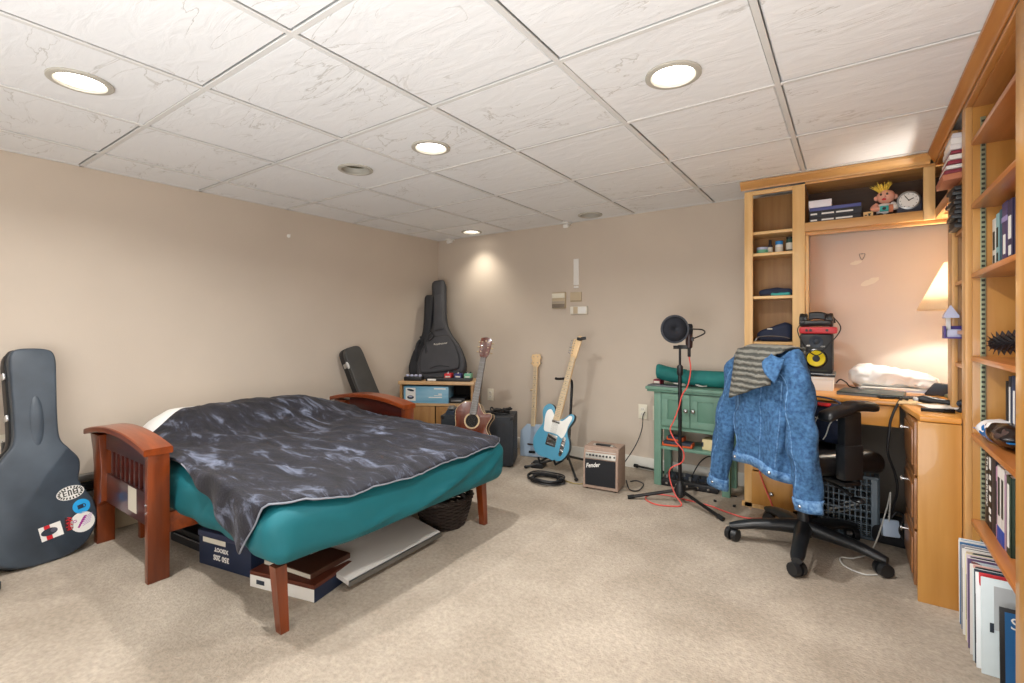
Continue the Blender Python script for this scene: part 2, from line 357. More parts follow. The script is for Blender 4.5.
MB().box(-.064, .064, .02, .062, .028, .034, .003).build('upper_cover', 'wallplate', t, local=True)
MB().box(-.064, .064, -.068, -.032, .028, .033, .003).build('lower_cover', mat('brown grey plastic', '#7c7062', .5), t, local=True)
MB().box(-.064, .064, -.03, -.008, .028, .032, .003).build('label_strip', mat('grey strip', '#a89c8c', .5), t, local=True)
t = thing('wall_sensor', 'flat tan blank plate beside the thermostat', 'wall plate', m=wallm(-1.96, 1.4))
MB().box(-.055, .055, -.042, .042, 0, .012, .004).build('cover', 'tan', t, local=True); MB().box(-.05, .05, -.038, -.03, .011, .015, .001).build('bottom_lip', mat('shaded tan plastic', '#a6957c', .5), t, local=True)
t = thing('wall_control', 'narrow white control box below the blank plate', 'control box', m=wallm(-1.925, 1.283))
MB().box(-.08, .08, -.034, .034, 0, .03, .006).build('case', 'offwhite', t, local=True); MB().box(-.048, -.005, -.03, .03, .0285, .032, .002).build('display', 'tan', t, local=True); MB().box(.0, .07, -.028, .028, .029, .034, .003).build('button_cover', 'white', t, local=True)
t = thing('wall_mirror_strip', 'tall narrow whitish plate above the thermostat', 'wall plate', m=wallm(-1.957, 1.618))
MB().box(-.025, .025, -.115, .115, 0, .01, .003).build('plate', 'white', t, local=True); MB().box(-.022, .022, -.14, -.125, 0, .012, .002).build('lower_clip', 'white', t, local=True)
for x, lb in ((-3.40, 'small white ceiling sensor near the corner light'), (-2.03, 'small white ceiling sensor above the light blue guitar')):
    t = thing('ceiling_sensor', lb, 'sensor', (x, BW-.05, HR-.004), group='white ceiling sensors')
    MB().box(-.03, .03, -.03, .05, -.014, 0, .004).build('base', 'white', t, local=True); MB().box(-.024, .024, -.035, .02, -.045, -.012, .01, m=R(20, 'X')).build('head', 'white', t, local=True)
t = thing('wall_hook', 'tiny white hook high on the left wall', 'hook', m=frame_m((LW, 2.095, 1.85), (0, 1, 0), (0, 0, 1), (1, 0, 0)))
MB().lathe([(.014, 0), (.014, .004), (.006, .008)], 14).build('base', 'white', t, local=True); MB().tube(cat([(0, 0, .006), (0, -.002, .02), (0, .012, .024)], 4), .003).build('hook', 'white', t, local=True)

# ---------------------------------------------------------------- back built-in
YF = 3.36                      # its face
t = thing('tall_narrow_bookcase', 'tall narrow oak bookcase against the back wall, left of the desk', 'bookcase', (-.39, YF, 0))
xa, xb, xc, xd = -.552, -.503, -.287, -.222
zt = 1.99
for x0, x1 in ((xa, xb), (xc, xd)): MB().box(x0, x1, YF, YF+.02, 0, zt, .003).build('stile', 'oakl', t)
for x0, x1 in ((xa+.004, xa+.022), (xd-.03, xd-.004)): MB().box(x0, x1, YF+.02, BW-.002, 0, zt, .001).build('side_panel', 'oak', t)
MB().box(xb-.03, xd-.03, 3.56, 3.572, .35, zt, .001).build('back_panel', 'oakb', t)
MB().box(xb, xc, YF, YF+.02, 1.965, zt, .002).build('top_rail', 'oaklx', t)
for z in (1.735, 1.60, 1.33, 1.045, .735): MB().box(xb-.03, xc+.03, YF+.012, 3.562, z-.018, z, .003).build('shelf', 'oaklx', t)
NB = [1.735, 1.60, 1.33, 1.045]
d = MB().box(xb-.005, xc+.005, YF-.018, YF, .03, .235, .004).build('drawer', 'oakp', t)
q = MB().cyl((-.395, YF-.018, .115), (-.395, YF-.03, .115), .006); q.ell((-.395, YF-.038, .115), .014, .01, .014); q.build('knob', 'chrome', d)
MB().box(xb, xc, YF, YF+.02, .24, .5, .003).build('lower_door', 'oak', t)
MB().box(xa-.015, xd, YF+.0, YF+.02, 0, .03, .002).build('plinth', 'oakl', t)
DZ0 = .74
# upper cubby across the desk
t = thing('wall_cubby', 'open oak cubby with dark back above the desk', 'cubby', (.07, YF, 1.7))
xr = .366
MB().box(xd, .317, YF, YF+.02, 1.705, 1.757, .003).build('bottom_rail', 'oakx', t)
MB().box(xd, xr, YF, YF+.02, 1.985, 2.0, .002).build('top_rail', 'oakx', t)
MB().box(.318, xr, YF, YF+.02, 1.705, 1.985, .003).build('stile', 'oakl', t)
MB().box(xd, xr+.3, YF+.02, 3.66, 1.735, 1.753, .001).build('floor_board', 'oakx', t)
MB().box(xd, xr+.3, YF+.02, 3.66, 1.99, 2.004, .001).build('top_board', 'oakx', t)
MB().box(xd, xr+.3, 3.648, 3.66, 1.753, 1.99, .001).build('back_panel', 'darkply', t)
MB().box(xd, RW-.002, YF+.022, YF+.05, 1.684, 1.706, .003).build('light_rail', 'oakx', t)
MB().box(xd, xd+.018, YF+.022, YF+.055, .8, 1.684, .003).build('side_trim', 'oakl', t)
M['panelwall'] = mat('wall panel lightened for lamp glow', '#d6ccc4', .7, var=.02, vs=2)  # board added over the wall; its lighter colour stands in for lamp glow
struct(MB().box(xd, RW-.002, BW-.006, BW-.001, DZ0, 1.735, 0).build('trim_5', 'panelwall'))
# same along the right wall
t = thing('side_cubby', 'dark oak cubby turning the corner above the desk', 'cubby', (.4, 3.1, 1.7))
MB().box(xr, xr+.02, 2.97, YF-.001, 1.705, 1.757, .003).build('bottom_rail', 'oaky', t)
MB().box(xr, xr+.02, 2.97, YF-.001, 1.985, 2.0, .002).build('top_rail', 'oaky', t)
MB().box(xr+.02, RW-.002, 2.97, YF-.001, 1.735, 1.753, .001).build('floor_board', 'oaky', t)
MB().box(xr+.02, RW-.002, 2.97, YF-.001, 1.99, 2.004, .001).build('top_board', 'oaky', t)
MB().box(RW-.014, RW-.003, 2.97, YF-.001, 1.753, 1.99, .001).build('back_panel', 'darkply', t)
# crown moulding
cp = [(0, 0), (.006, 0), (.01, .012), (.014, .014), (.03, .034), (.034, .036), (.034, .05), (0, .05)]
def crown(name, p0, p1, out, z):
    b = MB(); o = V(out); rings = []
    for p, dlt in ((V(p0), 0), (V(p1), 0)): rings.append([p+o*q[0]+V((0, 0, z+q[1])) for q in cp])
    b.loft(rings); return b
b = crown('', (xa-.02, YF, 0), (.345, YF, 0), (0, -1, 0), 2.0)
struct(b.build('trim_2', 'oakx', smooth=50))
b = crown('', (xr, YF, 0), (xr, 1.2, 0), (-1, 0, 0), 2.003)
struct(b.build('trim_3', 'oaky', smooth=50))
# ---------------------------------------------------------------- right bookcases
def standard(x, y, z0, z1, par):
    a = MB().box(x-.008, x+.008, y-.004, y, z0, z1, .001).build('shelf_standard', 'brass', par)
    h = MB(); z = z0+.012
    while z < z1-.01: h.box(x-.005, x+.005, y-.0046, y-.0035, z, z+.009, 0); z += .0185
    h.build('slot', 'hole', a)
t = thing('corner_bookcase', 'slim oak bookcase section in shadow between the desk and the large bookcase', 'bookcase', (.5, 2.75, 0))
MB().box(xr, xr+.02, 2.855, 2.965, .775, 2.0, .003).build('stile', 'oak', t)
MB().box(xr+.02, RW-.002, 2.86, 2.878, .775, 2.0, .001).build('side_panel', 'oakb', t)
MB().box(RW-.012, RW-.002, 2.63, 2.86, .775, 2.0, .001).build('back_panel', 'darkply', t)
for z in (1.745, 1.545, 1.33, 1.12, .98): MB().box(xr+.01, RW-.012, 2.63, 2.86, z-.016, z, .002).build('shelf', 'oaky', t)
t = thing('large_bookcase', 'large honey oak bookcase with open shelves along the right wall', 'bookcase', (.53, 2.2, 0))
SH = [1.855, 1.61, 1.343, 1.022, .724, .395]
Y0, Y1 = 1.855, 2.55
MB().box(xr, xr+.02, Y1, 2.625, 0, 2.0, .003).build('stile', 'oak', t)
MB().box(xr, xr+.02, 1.74, Y0, 0, 2.0, .003).build('stile', 'oakp', t)
MB().box(xr+.02, RW-.002, Y1, Y1+.018, 0, 2.0, .001).build('side_panel', 'oakp', t)
MB().box(xr+.02, RW-.002, 1.81, 1.828, 0, 2.0, .001).build('side_panel', 'oakp', t)
MB().box(RW-.012, RW-.002, 1.828, Y1, 0, 2.0, .001).build('back_panel', 'oakp', t)
MB().box(xr, xr+.02, Y0, Y1, 1.985, 2.0, .002).build('header', 'oaky', t)
MB().box(xr+.02, RW-.012, 1.828, Y1, 1.982, 1.998, .001).build('top_board', 'oaky', t)
for z in SH:
    MB().box(xr+.016, RW-.012, 1.828, Y1, z-.02, z, .005).build('shelf', 'orange', t)
standard(.416, Y1, .02, 1.94, t); standard(.6, Y1, .02, 1.94, t)
# ---------------------------------------------------------------- desk
t = thing('corner_desk', 'orange-brown oak corner desk with a three-drawer pedestal', 'desk', (.2, 3.3, 0))
DZ = .77
top = [(-.215, BW-.02), (-.215, 3.04), (.2, 3.04), (.2, 2.93), (.235, 2.6), (.362, 2.6), (.362, 2.63), (RW-.004, 2.63), (RW-.004, BW-.02)]
MB().prism(top, DZ-.025, DZ, .006).build('desktop', 'oakd', t)
d = MB().box(-.19, .2, 3.065, 3.085, .635, .74, .004).build('drawer', 'oakd', t)
MB().box(-.215, -.19, 3.07, BW-.03, 0, DZ-.025, .002).build('side_panel', 'oakp', t)
MB().box(.235, .258, 2.612, 3.06, 0.0, DZ-.025, .002).build('pedestal_face', 'oakp', t)
MB().box(.228, .364, 2.6, 2.622, 0, DZ-.027, .003).build('end_panel', 'oakp', t)
for z0, z1 in ((.51, .735), (.285, .5), (.05, .275)):
    q = MB().box(.219, .236, 2.635, 3.03, z0, z1, .004).box(.213, .222, 2.67, 2.995, z0+.035, z1-.035, .004).build('drawer', 'drawerw', t)
    k = MB().cyl((.218, 2.83, z1-.055), (.19, 2.83, z1-.055), .005); k.cyl((.193, 2.83, z1-.055), (.187, 2.83, z1-.055), .012, .010); k.build('knob', 'chrome', q)
M['deskback'] = mat('grey brown back board', '#8d8479', .7)
MB().box(-.185, RW-.01, BW-.04, BW-.025, .0, DZ-.026, .001).build('modesty_panel', 'deskback', t)
# ---- things on the desk
t = thing('white_carton', 'flat white box under the speaker with the yellow cone', 'box', (-.13, 3.355, DZ))
MB().box(-.215, -.08, 3.3, 3.515, DZ, DZ+.075, .003).build('box_body', 'paper', t); MB().box(-.217, -.078, 3.298, 3.517, DZ+.06, DZ+.078, .003).build('lid', 'white', t)
z = DZ+.078
SY = -.085
t = thing('router', 'thin grey box with a black edge between the speaker and the white box', 'device', (-.13, 3.355, z))
MB().box(-.2, -.07, 3.295, 3.515, z, z+.02, .004).build('housing', 'steel', t); MB().box(-.198, -.072, 3.292, 3.296, z+.004, z+.016, .001).build('front_strip', 'blackg', t)
z += .02
SPK = z
t = thing('monitor_speaker', 'black studio speaker with a bright yellow cone on the desk', 'speaker', (-.137, 3.365, z))
b = MB().box(-.245, -.082, 3.315, 3.515, z, z+.228, .012); b.build('cabinet', 'black', t)
f = frame_m((-.163, 3.315, z), (1, 0, 0), (0, 0, 1), (0, -1, 0))
def on(bm, m): bm.mx = m; return bm
on(MB(), f).lathe([(.056, -.002), (.056, .004), (.05, .006), (.049, .0)], 36, m=T(0, .085, 0), cap=(1, 0)).build('woofer_surround', 'blackg', t)
c = on(MB(), f).lathe([(.046, .002), (.042, .005), (.018, -.0), (.018, .003)], 36, m=T(0, .085, 0.001), cap=(0, 1)).build('woofer_cone', 'yellow', t)
on(MB(), f).lathe([(.019, .002), (.016, .008), (.001, .011)], 24, m=T(0, .085, 0.001)).build('dust_cap', 'slate', c)
on(MB(), f).lathe([(.035, -.002), (.035, .004), (.016, .0), (.014, .005), (.001, .008)], 30, m=T(0, .183, 0)).build('tweeter', 'slate', t)
on(MB(), f).box(-.055, .055, .012, .02, 0, .001, .0).build('bass_port', 'hole', t)
on(MB(), f).box(-.048, -.03, .155, .163, 0, .002, .0005).build('logo_plate', 'white', t)
text('KRK', .012, 'white', t, T(-.002, 0, 0) @ (W[t.name].inverted() @ f @ T(.035, .155, .001)), name='lettering')
z += .228
t = thing('audio_interface', 'red audio interface lying on top of the speaker', 'audio interface', (-.12, 3.375, z))
b = MB().rbox((-.155, 3.375, z+.021), (.19, .15, .042), .012, .02); b.build('housing', 'red', t)
for x in (-.21, -.19, -.11): MB().cyl((x, 3.302, z+.021), (x, 3.292, z+.021), .007).build('dial', 'black', t)
z += .042
t = thing('headphones', 'black studio headphones resting on the red audio interface', 'headphones', (-.13, 3.375, z))
arc = [(-.165+.078*math.cos(a), 3.405, z+.02+.052*math.sin(a)) for a in [PI*k/14 for k in range(15)]]
MB().tube(arc, .010, 8, flat=1.7).build('headband', 'black', t)
MB().tube([V(p)*1-V((0, 0, .012)) for p in arc[3:12]], .008, 8, flat=1.7).build('band_pad', 'leather', t)
for s in (-1, 1):
    x = -.165+s*.06
    e = MB().lathe([(.036, -.012), (.04, 0), (.038, .012), (.02, .016)], 24, m=T(x, 3.365, z+.04) @ R(90*s, 'Y') @ T(0, 0, .01)).build('ear_cup', 'black', t)
    MB().lathe([(.022, .012), (.037, .012), (.038, .022), (.03, .028), (.02, .024)], 24, m=T(x, 3.365, z+.04) @ R(-90*s, 'Y') @ T(0, 0, -.01), cap=(0, 0)).build('ear_pad', 'leather', e)
MB().rbox((-.165, 3.33, z+.02), (.17, .05, .035), .015, .012).build('folded_band', 'leather', t)
tag(MB().tube(cat([(-.22, 3.305, z+.03), (-.255, 3.295, z-.02), (-.215, 3.29, z-.12), (-.155, 3.285, z-.165), (-.09, 3.29, z-.09), (-.045, 3.305, z-.01), (-.08, 3.315, z+.055)], 8), .003, 6).build('headphone_cable', 'cable'), 'thin grey-black cable looping over the front of the speaker', 'cable')
M['laptop'] = mat('dark grey green laptop lid', '#3c4a48', .35, metal=.4)
m = T(.10, 3.235, DZ) @ R(-8)
t = thing('laptop', 'closed dark slim laptop on the front of the desk', 'laptop', m=m)
MB().box(-.15, .13, -.10, .13, 0, .011, .004).build('base', 'greyp', t, local=True); MB().box(-.15, .13, -.10, .13, .0115, .018, .003).build('lid', 'laptop', t, local=True)
t = thing('keyboard', 'thin black keyboard in front of the plastic bag', 'keyboard', m=T(.24, 3.16, DZ) @ R(16))
MB().box(-.13, .13, -.03, .03, 0, .01, .003).build('housing', 'black', t, local=True)
k = MB()
for i in range(14):
    for j in range(4): k.box(-.124+i*.0178, -.109+i*.0178, -.026+j*.0133, -.0145+j*.0133, .009, .013, .001, seg=1)
k.build('keys', 'slate', t, local=True)
t = thing('phone', 'black phone lying behind the laptop', 'phone', m=T(.07, 3.42, DZ+.001) @ R(10))
MB().box(-.075, .075, -.036, .036, 0, .009, .004).build('body', 'blackm', t, local=True); MB().box(-.071, .071, -.033, .033, .009, .0095, 0).build('screen', 'blackg', t, local=True)
t = thing('paper_stack', 'stack of white printed sheets under the plastic bag', 'papers', m=T(.2, 3.56, DZ) @ R(6))
for i in range(4): MB().box(-.17, .17, -.12, .12, .006*i, .006*i+.0055, .001, m=R(i*3-4)).build('sheet_bundle', ['paper', 'lav', 'paper', 'white'][i], t, local=True)
def bagf(p):
    p = V((p.x, p.y, DZ+.024+(p.z-DZ-.024)*(1.0-1.6*max(0, p.x-.12)))); n = NZ.noise_vector(V((p.x*9, p.y*16, p.z*24)))*.02+NZ.noise_vector(p*40)*.009; n.z = max(n.z, -.004) if p.z < DZ+.05 else n.z
    return p+n
b = MB().rbox((.20, 3.56, DZ+.083), (.40, .22, .11), .05, .01, bagf)
tag(b.build('plastic_bag', 'bag', smooth=180), 'crumpled white plastic bag lying on the papers on the desk', 'bag')
# wedge alarm speaker
t = thing('wedge_speaker', 'small black wedge-shaped desk speaker beside the bookcase', 'speaker', m=T(.392, 3.42, DZ) @ R(-12))
MB().prism([(-.06, 0), (.05, 0), (.05, .06), (-.02, .066)], -.035, .035, .006, m=R(90, 'X')).build('housing', 'slate', t, local=True)
MB().prism([(-.056, .004), (-.021, .06), (-.025, .063), (-.062, .006)], -.03, .03, .001, m=R(90, 'X')).build('speaker_mesh', 'grille', t, local=True)
for i, (x, y, r, c, l, w, h, lb) in enumerate([(.315, 3.0, -8, 'card', .24, .17, .006, 'manila folder lying on the desk pedestal'), (.345, 2.86, 14, 'paper', .16, .12, .004, 'white note sheet at the corner of the desk pedestal')]):
    o = MB().box(-l/2, l/2, -w/2, w/2, 0, h, .001, m=T(x, y, DZ+.001+i*.007) @ R(r)); tag(o.build('paper_folder', c), lb, 'paper')
def pen(name, p, ang, ln, r, lb, tilt=0):
    t = thing(name, lb, 'pen', m=T(*p) @ R(ang))
    MB().cyl((-ln/2, 0, r), (ln*.15, 0, r), r, r*.95, 12).build('barrel', 'black', t, local=True)
    MB().cyl((ln*.15, 0, r), (ln/2, 0, r), r*1.12, r*1.0, 12).build('cap', 'blackg', t, local=True)
    MB().box(ln*.2, ln*.48, -.002, .002, 2*r, 2*r+.004, .001).build('clip', 'steel', t, local=True)
pen('marker_pen', (.305, 2.73, DZ+.001), 4, .11, .008, 'fat black marker pen near the edge of the desk pedestal')
t = thing('hair_clipper', 'black hair clipper with a thick round end on the desk pedestal', 'clipper', m=T(.325, 2.92, DZ+.013) @ R(-12))
MB().tube([(-.07, 0, .016), (-.05, 0, .018), (-.03, 0, .016), (0, 0, .013), (.04, 0, .012), (.075, 0, .010)], [.012, .018, .017, .012, .012, .008], 14).build('body', 'black', t, local=True)
MB().box(-.085, -.065, -.016, .016, .008, .024, .003).build('blade_head', 'steel', t, local=True)
t = thing('small_black_webcam', 'round black webcam standing where desk and bookcase meet', 'webcam', (.39, 2.79, DZ+.002))
MB().lathe([(.018, 0), (.02, .004), (.012, .012), (.008, .02)], 18).build('base', 'black', t, local=True); MB().ell((0, 0, .036), .018, .018, .018).build('head', 'blackg', t, local=True)
MB().lathe([(.009, 0), (.007, .004), (.001, .005)], 16, m=T(-.012, -.013, .036) @ R(-45) @ R(90, 'X')).build('lens', 'slate', t, local=True)
tag(MB().tube(cat([(-.07, 3.5, DZ+.03), (-.05, 3.52, DZ+.05), (-.02, 3.5, DZ+.035), (0, 3.5, DZ+.012), (.06, 3.48, DZ+.008), (.12, 3.5, DZ+.006)], 8), .004, 6).build('desk_cable', 'cable'), 'black cable curling from the white box across the desk', 'cable')
tag(MB().tube(cat([(.23, 3.035, DZ+.012), (.2, 3.02, DZ+.01), (.165, 3.01, DZ-.08), (.155, 2.99, .62), (.15, 3.0, .52), (.178, 3.03, .42), (.19, 3.05, .33), (.17, 3.1, .2), (.14, 3.15, .05)], 8), .006, 8).build('desk_wire', 'cable'), 'black cord hanging down over the front edge of the desk', 'cord')
# ---- table lamp
LX, LY = .475, 3.36
M['shade'] = None
m_, n_, l_, b_ = nodes('warm white lamp shade cloth'); b_.inputs['Base Color'].default_value = lin('#f3e6cf'); b_.inputs['Roughness'].default_value = .8
tr = n_.new('ShaderNodeBsdfTranslucent'); tr.inputs['Color'].default_value = lin('#fff2dc'); mxs = n_.new('ShaderNodeMixShader'); mxs.inputs[0].default_value = .55
l_.new(b_.outputs[0], mxs.inputs[1]); l_.new(tr.outputs[0], mxs.inputs[2]); l_.new(mxs.outputs[0], n_['Material Output'].inputs['Surface']); M['shade'] = m_
t = thing('table_lamp', 'lit table lamp with a white cone shade at the right end of the desk', 'lamp', (LX, LY, DZ))
MB().lathe([(.07, 0), (.075, .006), (.07, .014), (.03, .03), (.022, .06), (.04, .12), (.05, .18), (.035, .26), (.014, .31), (.012, .38), (.008, .46)], 28).build('base', 'brass', t, local=True)
MB().lathe([(.185, .455), (.075, .70)], 40, cap=(0, 0)).build('lamp_shade', 'shade', t, local=True, solid=.002)
M['bulb'] = emit('warm lit bulb', '#ffd9a0', 25)
MB().ell((0, 0, .54), .026, .026, .034).build('bulb', 'bulb', t, local=True)
d = bpy.data.lights.new('lamp_bulb', 'POINT'); d.energy = TL; d.color = (1, .94, .84); d.shadow_soft_size = .02
o = bpy.data.objects.new('lamp_bulb', d); COL.objects.link(o); o.location = (LX, LY, DZ+.61)
# clip lamp / purple thing on the corner bookcase
t = thing('clip_holder', 'violet and lavender plastic holder clipped to the corner bookcase', 'holder', (.355, 2.86, 1.1))
MB().lathe([(.036, 0), (.035, .01), (.002, .055)], 4, m=T(.358, 2.825, 1.175) @ R(45)).build('peaked_cap', 'lav', t)
b = MB().box(.335, .40, 2.79, 2.85, 1.085, 1.092, .002).box(.333, .339, 2.79, 2.85, 1.085, 1.14, .002).box(.335, .40, 2.845, 2.852, 1.085, 1.14, .002).box(.396, .402, 2.79, 2.85, 1.085, 1.14, .002).build('tray', 'purple', t)
MB().box(.342, .39, 2.8, 2.84, 1.09, 1.125, .003).build('cards', 'lav', t); MB().box(.345, .36, 2.835, 2.853, 1.085, 1.19, .002).build('clip_arm', 'white', t)
t = thing('picture_hook', 'small dark picture hook on the wall above the desk', 'hook', m=wallm(.06, 1.578, BW-.006))
MB().tube(cat([(-.014, .02, .004), (.014, .02, .004), (.008, -.006, .004), (0, -.016, .012), (-.008, -.006, .004), (-.014, .02, .004)], 5), .0025).build('wire', 'steel', t, local=True); MB().cyl((0, .02, 0), (0, .02, .012), .004).build('nail', 'steel', t, local=True)
def blot(x, z, rx, rz, a): 
    pts = [(rx*(1+.25*NZ.noise(V((k*.7, x*9, 0))))*math.cos(2*PI*k/20), rz*(1+.3*NZ.noise(V((k*.7, 5, z*7))))*math.sin(2*PI*k/20)) for k in range(20)]
    o = MB().prism(pts, 0, .0012, 0, wallm(x, z, BW-.006) @ R(a)); struct(o.build('trim_4', 'offwhite'))
blot(.10, 1.42, .05, .018, 25); blot(.03, 1.545, .03, .012, 15)
# ---- below the desk
def crate(label, x0, x1, y0, y1, z0, z1, m):
    t = thing('wire_crate', label, 'crate', ((x0+x1)/2, (y0+y1)/2, z0))
    def wall(P, U, Wd, nm, n1, n2):
        b = MB(); P, U, Wd = V(P), V(U), V(Wd)
        for i in range(n1+1): q = P+U*(i/n1); b.tube([q, q+Wd], .0035 if 0 < i < n1 else .008, 6)
        for i in range(n2+1): q = P+Wd*(i/n2); b.tube([q, q+U], .0035 if 0 < i < n2 else .009, 6)
        b.build(nm, m, t)
    wall((x0, y0, z0), (x1-x0, 0, 0), (0, 0, z1-z0), 'front_wall', 11, 9); wall((x0, y1, z0), (x1-x0, 0, 0), (0, 0, z1-z0), 'rear_wall', 11, 9)
    wall((x0, y0, z0), (0, y1-y0, 0), (0, 0, z1-z0), 'side_wall', 9, 9); wall((x1, y0, z0), (0, y1-y0, 0), (0, 0, z1-z0), 'side_wall', 9, 9); wall((x0, y0, z0), (x1-x0, 0, 0), (0, y1-y0, 0), 'bottom', 9, 9)
    b = MB().box(x1-.03, x1+.004, y0-.006, y0+.004, z0, z1+.005, .003); b.build('corner_panel', 'bluegrey', t)
    b = MB()
    for s, e in (((x0, y0), (x1, y0)), ((x1, y0), (x1, y1)), ((x1, y1), (x0, y1)), ((x0, y1), (x0, y0))): b.tube([(*s, z1), (*e, z1)], .009, 8)
    b.build('rim', 'bluegrey', t)
crate('grey lattice crate full of cables under the desk behind the chair', -.15, .12, 3.2, 3.52, .01, .33, 'bluegrey')
for i in range(5):
    pts = [(-.13+.24*random.random(), 3.23+.26*random.random(), .04+.24*random.random()) for k in range(7)]
    tag(MB().tube(cat(pts, 6), .005, 6).build('coiled_cable', ['cable', 'wcable', 'cable', 'cable', 'greyp'][i]), 'loose cable bundled inside the lattice crate under the desk', 'cable', 'cables in the crate')
b = MB().rbox((.19, 3.28, .05), (.2, .24, .1), .04, .025, lambda p: wobble(p, .012, 12))
tag(b.build('black_pouch', 'gigd', smooth=180), 'slumped black pouch on the carpet beside the crate', 'pouch')
t = thing('power_adapter', 'pale blue power adapter on top of the black pouch', 'adapter', m=T(.165, 3.11, .115) @ R(12) @ R(75, 'X'))
MB().box(-.036, .036, -.042, .042, -.02, .02, .008).build('body', 'lightblue', t, local=True); MB().cyl((0, .04, 0), (0, .058, 0), .006).build('strain_relief', 'wcable', t, local=True)
tag(MB().tube(cat([(.16, 3.1, .15), (.165, 3.09, .3), (.15, 3.12, .2), (.09, 3.0, .03), (0.02, 2.9, .006), (-.04, 2.86, .006), (-.02, 2.77, .006), (.05, 2.73, .006), (.1, 2.76, .006)], 8), .0035, 6).build('charger_cable', 'wcable'), 'thin white cable looping across the carpet under the chair', 'cable')
tag(MB().tube(cat([(.14, 3.12, .1), (.19, 3.14, .19), (.22, 3.11, .18), (.2, 3.08, .12), (.23, 3.09, .06), (.21, 3.15, .1)], 8), .005, 6).build('adapter_cable', 'cable'), 'short black cable looped over the power adapter', 'cable')
# ---------------------------------------------------------------- futon
FU = thing('futon', 'cherry-stained wooden futon frame with slatted arms, opened flat', 'futon', (-2.5, 1.6, 0))
def futon_arm(y0, y1):
    ym = (y0+y1)/2; B = lambda: MB()
    B().box(-2.565, -2.528, y0, y1, 0, .57, .004).build('front_post', 'cherryz', FU)
    b = B(); b.prism([(-3.285, 0), (-3.225, 0), (-3.225, .2), (-3.165, .235), (-3.165, .42), (-3.205, .57), (-3.34, .57), (-3.30, .48), (-3.285, .4)], -y1+.005, -y0-.005, .003, R(90, 'X')).build('rear_post', 'cherryz', FU)
    def top(x): s = (x+2.935)/.435; return .56+.05*(1-s*s)
    xs = [-3.37+.845*i/20 for i in range(21)]
    rings = []
    for x in xs:
        z = top(x); rings.append([V((x, y0-.016, z+.004)), V((x, y0-.011, z)), V((x, y1+.008, z)), V((x, y1+.012, z+.004)), V((x, y1+.012, z+.026)), V((x, y1+.008, z+.03)), V((x, y0-.011, z+.03)), V((x, y0-.016, z+.026))])
    B().loft(rings).build('arm_top', 'cherry', FU)
    b = B(); rr = []
    for x in [-3.18+.62*i/16 for i in range(17)]:
        z1 = top(x)+.002; z0 = .50; rr.append([V((x, ym-.012, z0)), V((x, ym+.012, z0)), V((x, ym+.012, z1)), V((x, ym-.012, z1))])
    b.loft(rr).build('upper_rail', 'cherryd', FU)
    B().box(-3.2, -2.56, ym-.013, ym+.013, .225, .375, .003).build('lower_panel', 'cherryd', FU)
    for i in range(9):
        x = -3.11+i*.062; B().box(x-.011, x+.011, ym-.008, ym+.008, .37, .505, .002).build('slat', 'cherryd', FU)
    for z in (.31, .345): B().cyl((-2.547, y0+.001, z), (-2.547, y0-.004, z), .006, n=10).build('bolt', 'chrome', FU)
    return ym
ym = futon_arm(.82, .905); futon_arm(2.315, 2.40)
for x in (-2.57, -3.2): MB().box(x, x+.03, .905, 2.315, .2, .29, .003).build('stretcher', 'cherry', FU)
for y in (1.16, 2.08): MB().box(-3.17, -1.86, y-.02, y+.02, .205, .25, .003).build('deck_rail', 'cherry', FU)
for i in range(8): MB().box(-3.1+i*.165, -3.03+i*.165, 1.1, 2.14, .235, .25, .002).build('deck_slat', 'cherry', FU)
for y, s in ((.985, -1), (2.19, -1)):
    MB().loft([[V((-1.735+dx*a+ox, y+dy*b_+oy, z)) for dx, dy in ((-1, -1), (1, -1), (1, 1), (-1, 1))] for z, a, b_, ox, oy in ((0, .018, .016, 0, 0), (.25, .022, .022, -.01, -.012))]).build('front_leg', 'cherryz', FU)
for y in (1.0, 2.2): MB().box(-3.16, -3.12, y-.02, y+.02, 0, .24, .003).build('rear_leg', 'cherryz', FU)
st = MB().box(-2.86, -2.755, ym-.0145, ym-.013, .255, .37, .0).build('paper_sticker', 'lbl', FU, label='pale paper sticker on the arm panel')
# mattress
def mt(p):
    q = p.copy()
    if p.x > -2.0:
        k = (p.x+2.0)/.35
        q.x += k*sum(a_*math.exp(-((p.z-z_-sl*(p.y-y_))/w_)**2)*math.exp(-((p.y-y_)/r_)**2) for y_, z_, sl, w_, a_, r_ in ((1.85, .37, .24, .018, .022, .3), (1.75, .33, .2, .014, .018, .25), (1.95, .42, .16, .014, .014, .25), (1.22, .37, -.55, .03, .007, .14), (1.08, .41, -.9, .03, .006, .1), (1.45, .32, .12, .016, .012, .25), (2.12, .36, .5, .02, .016, .1))) + .010*NZ.noise(V((1, p.y*5+p.z*7, p.z*5-p.y*2)))*k
        q.y += (-.05 if p.y < 1.6 else .01)*min(1, k)*abs(p.y-1.6)/.68
        if p.y < 1.25: q.z += .03*k*(1.25-p.y)/.35*max(0, min(1, (.40-p.z)/.12))
    q.z += .006*NZ.noise(V((p.x*4, p.y*4, 3)))
    if p.y < .98: q.y += (.006*math.sin(p.x*26+3*math.sin(p.z*9))+.004)*min(1, max(0, (p.x+2.75)/.2))
    return q
MT = thing('futon_mattress', 'thick futon mattress in a teal fitted sheet on the wooden frame', 'mattress', (-2.45, 1.6, .25))
MB().rbox((-2.46, 1.61, .365), (1.64, 1.36, .232), .075, .018, mt).build('sheeted_body', 'teal', MT, smooth=180)
pl = MB().rbox((-3.30, 1.30, .545), (.17, .56, .21), .07, .03, lambda p: wobble(V((p.x, p.y, p.z-.10*max(0, (1.18-p.y)/.16))), .012, 6))
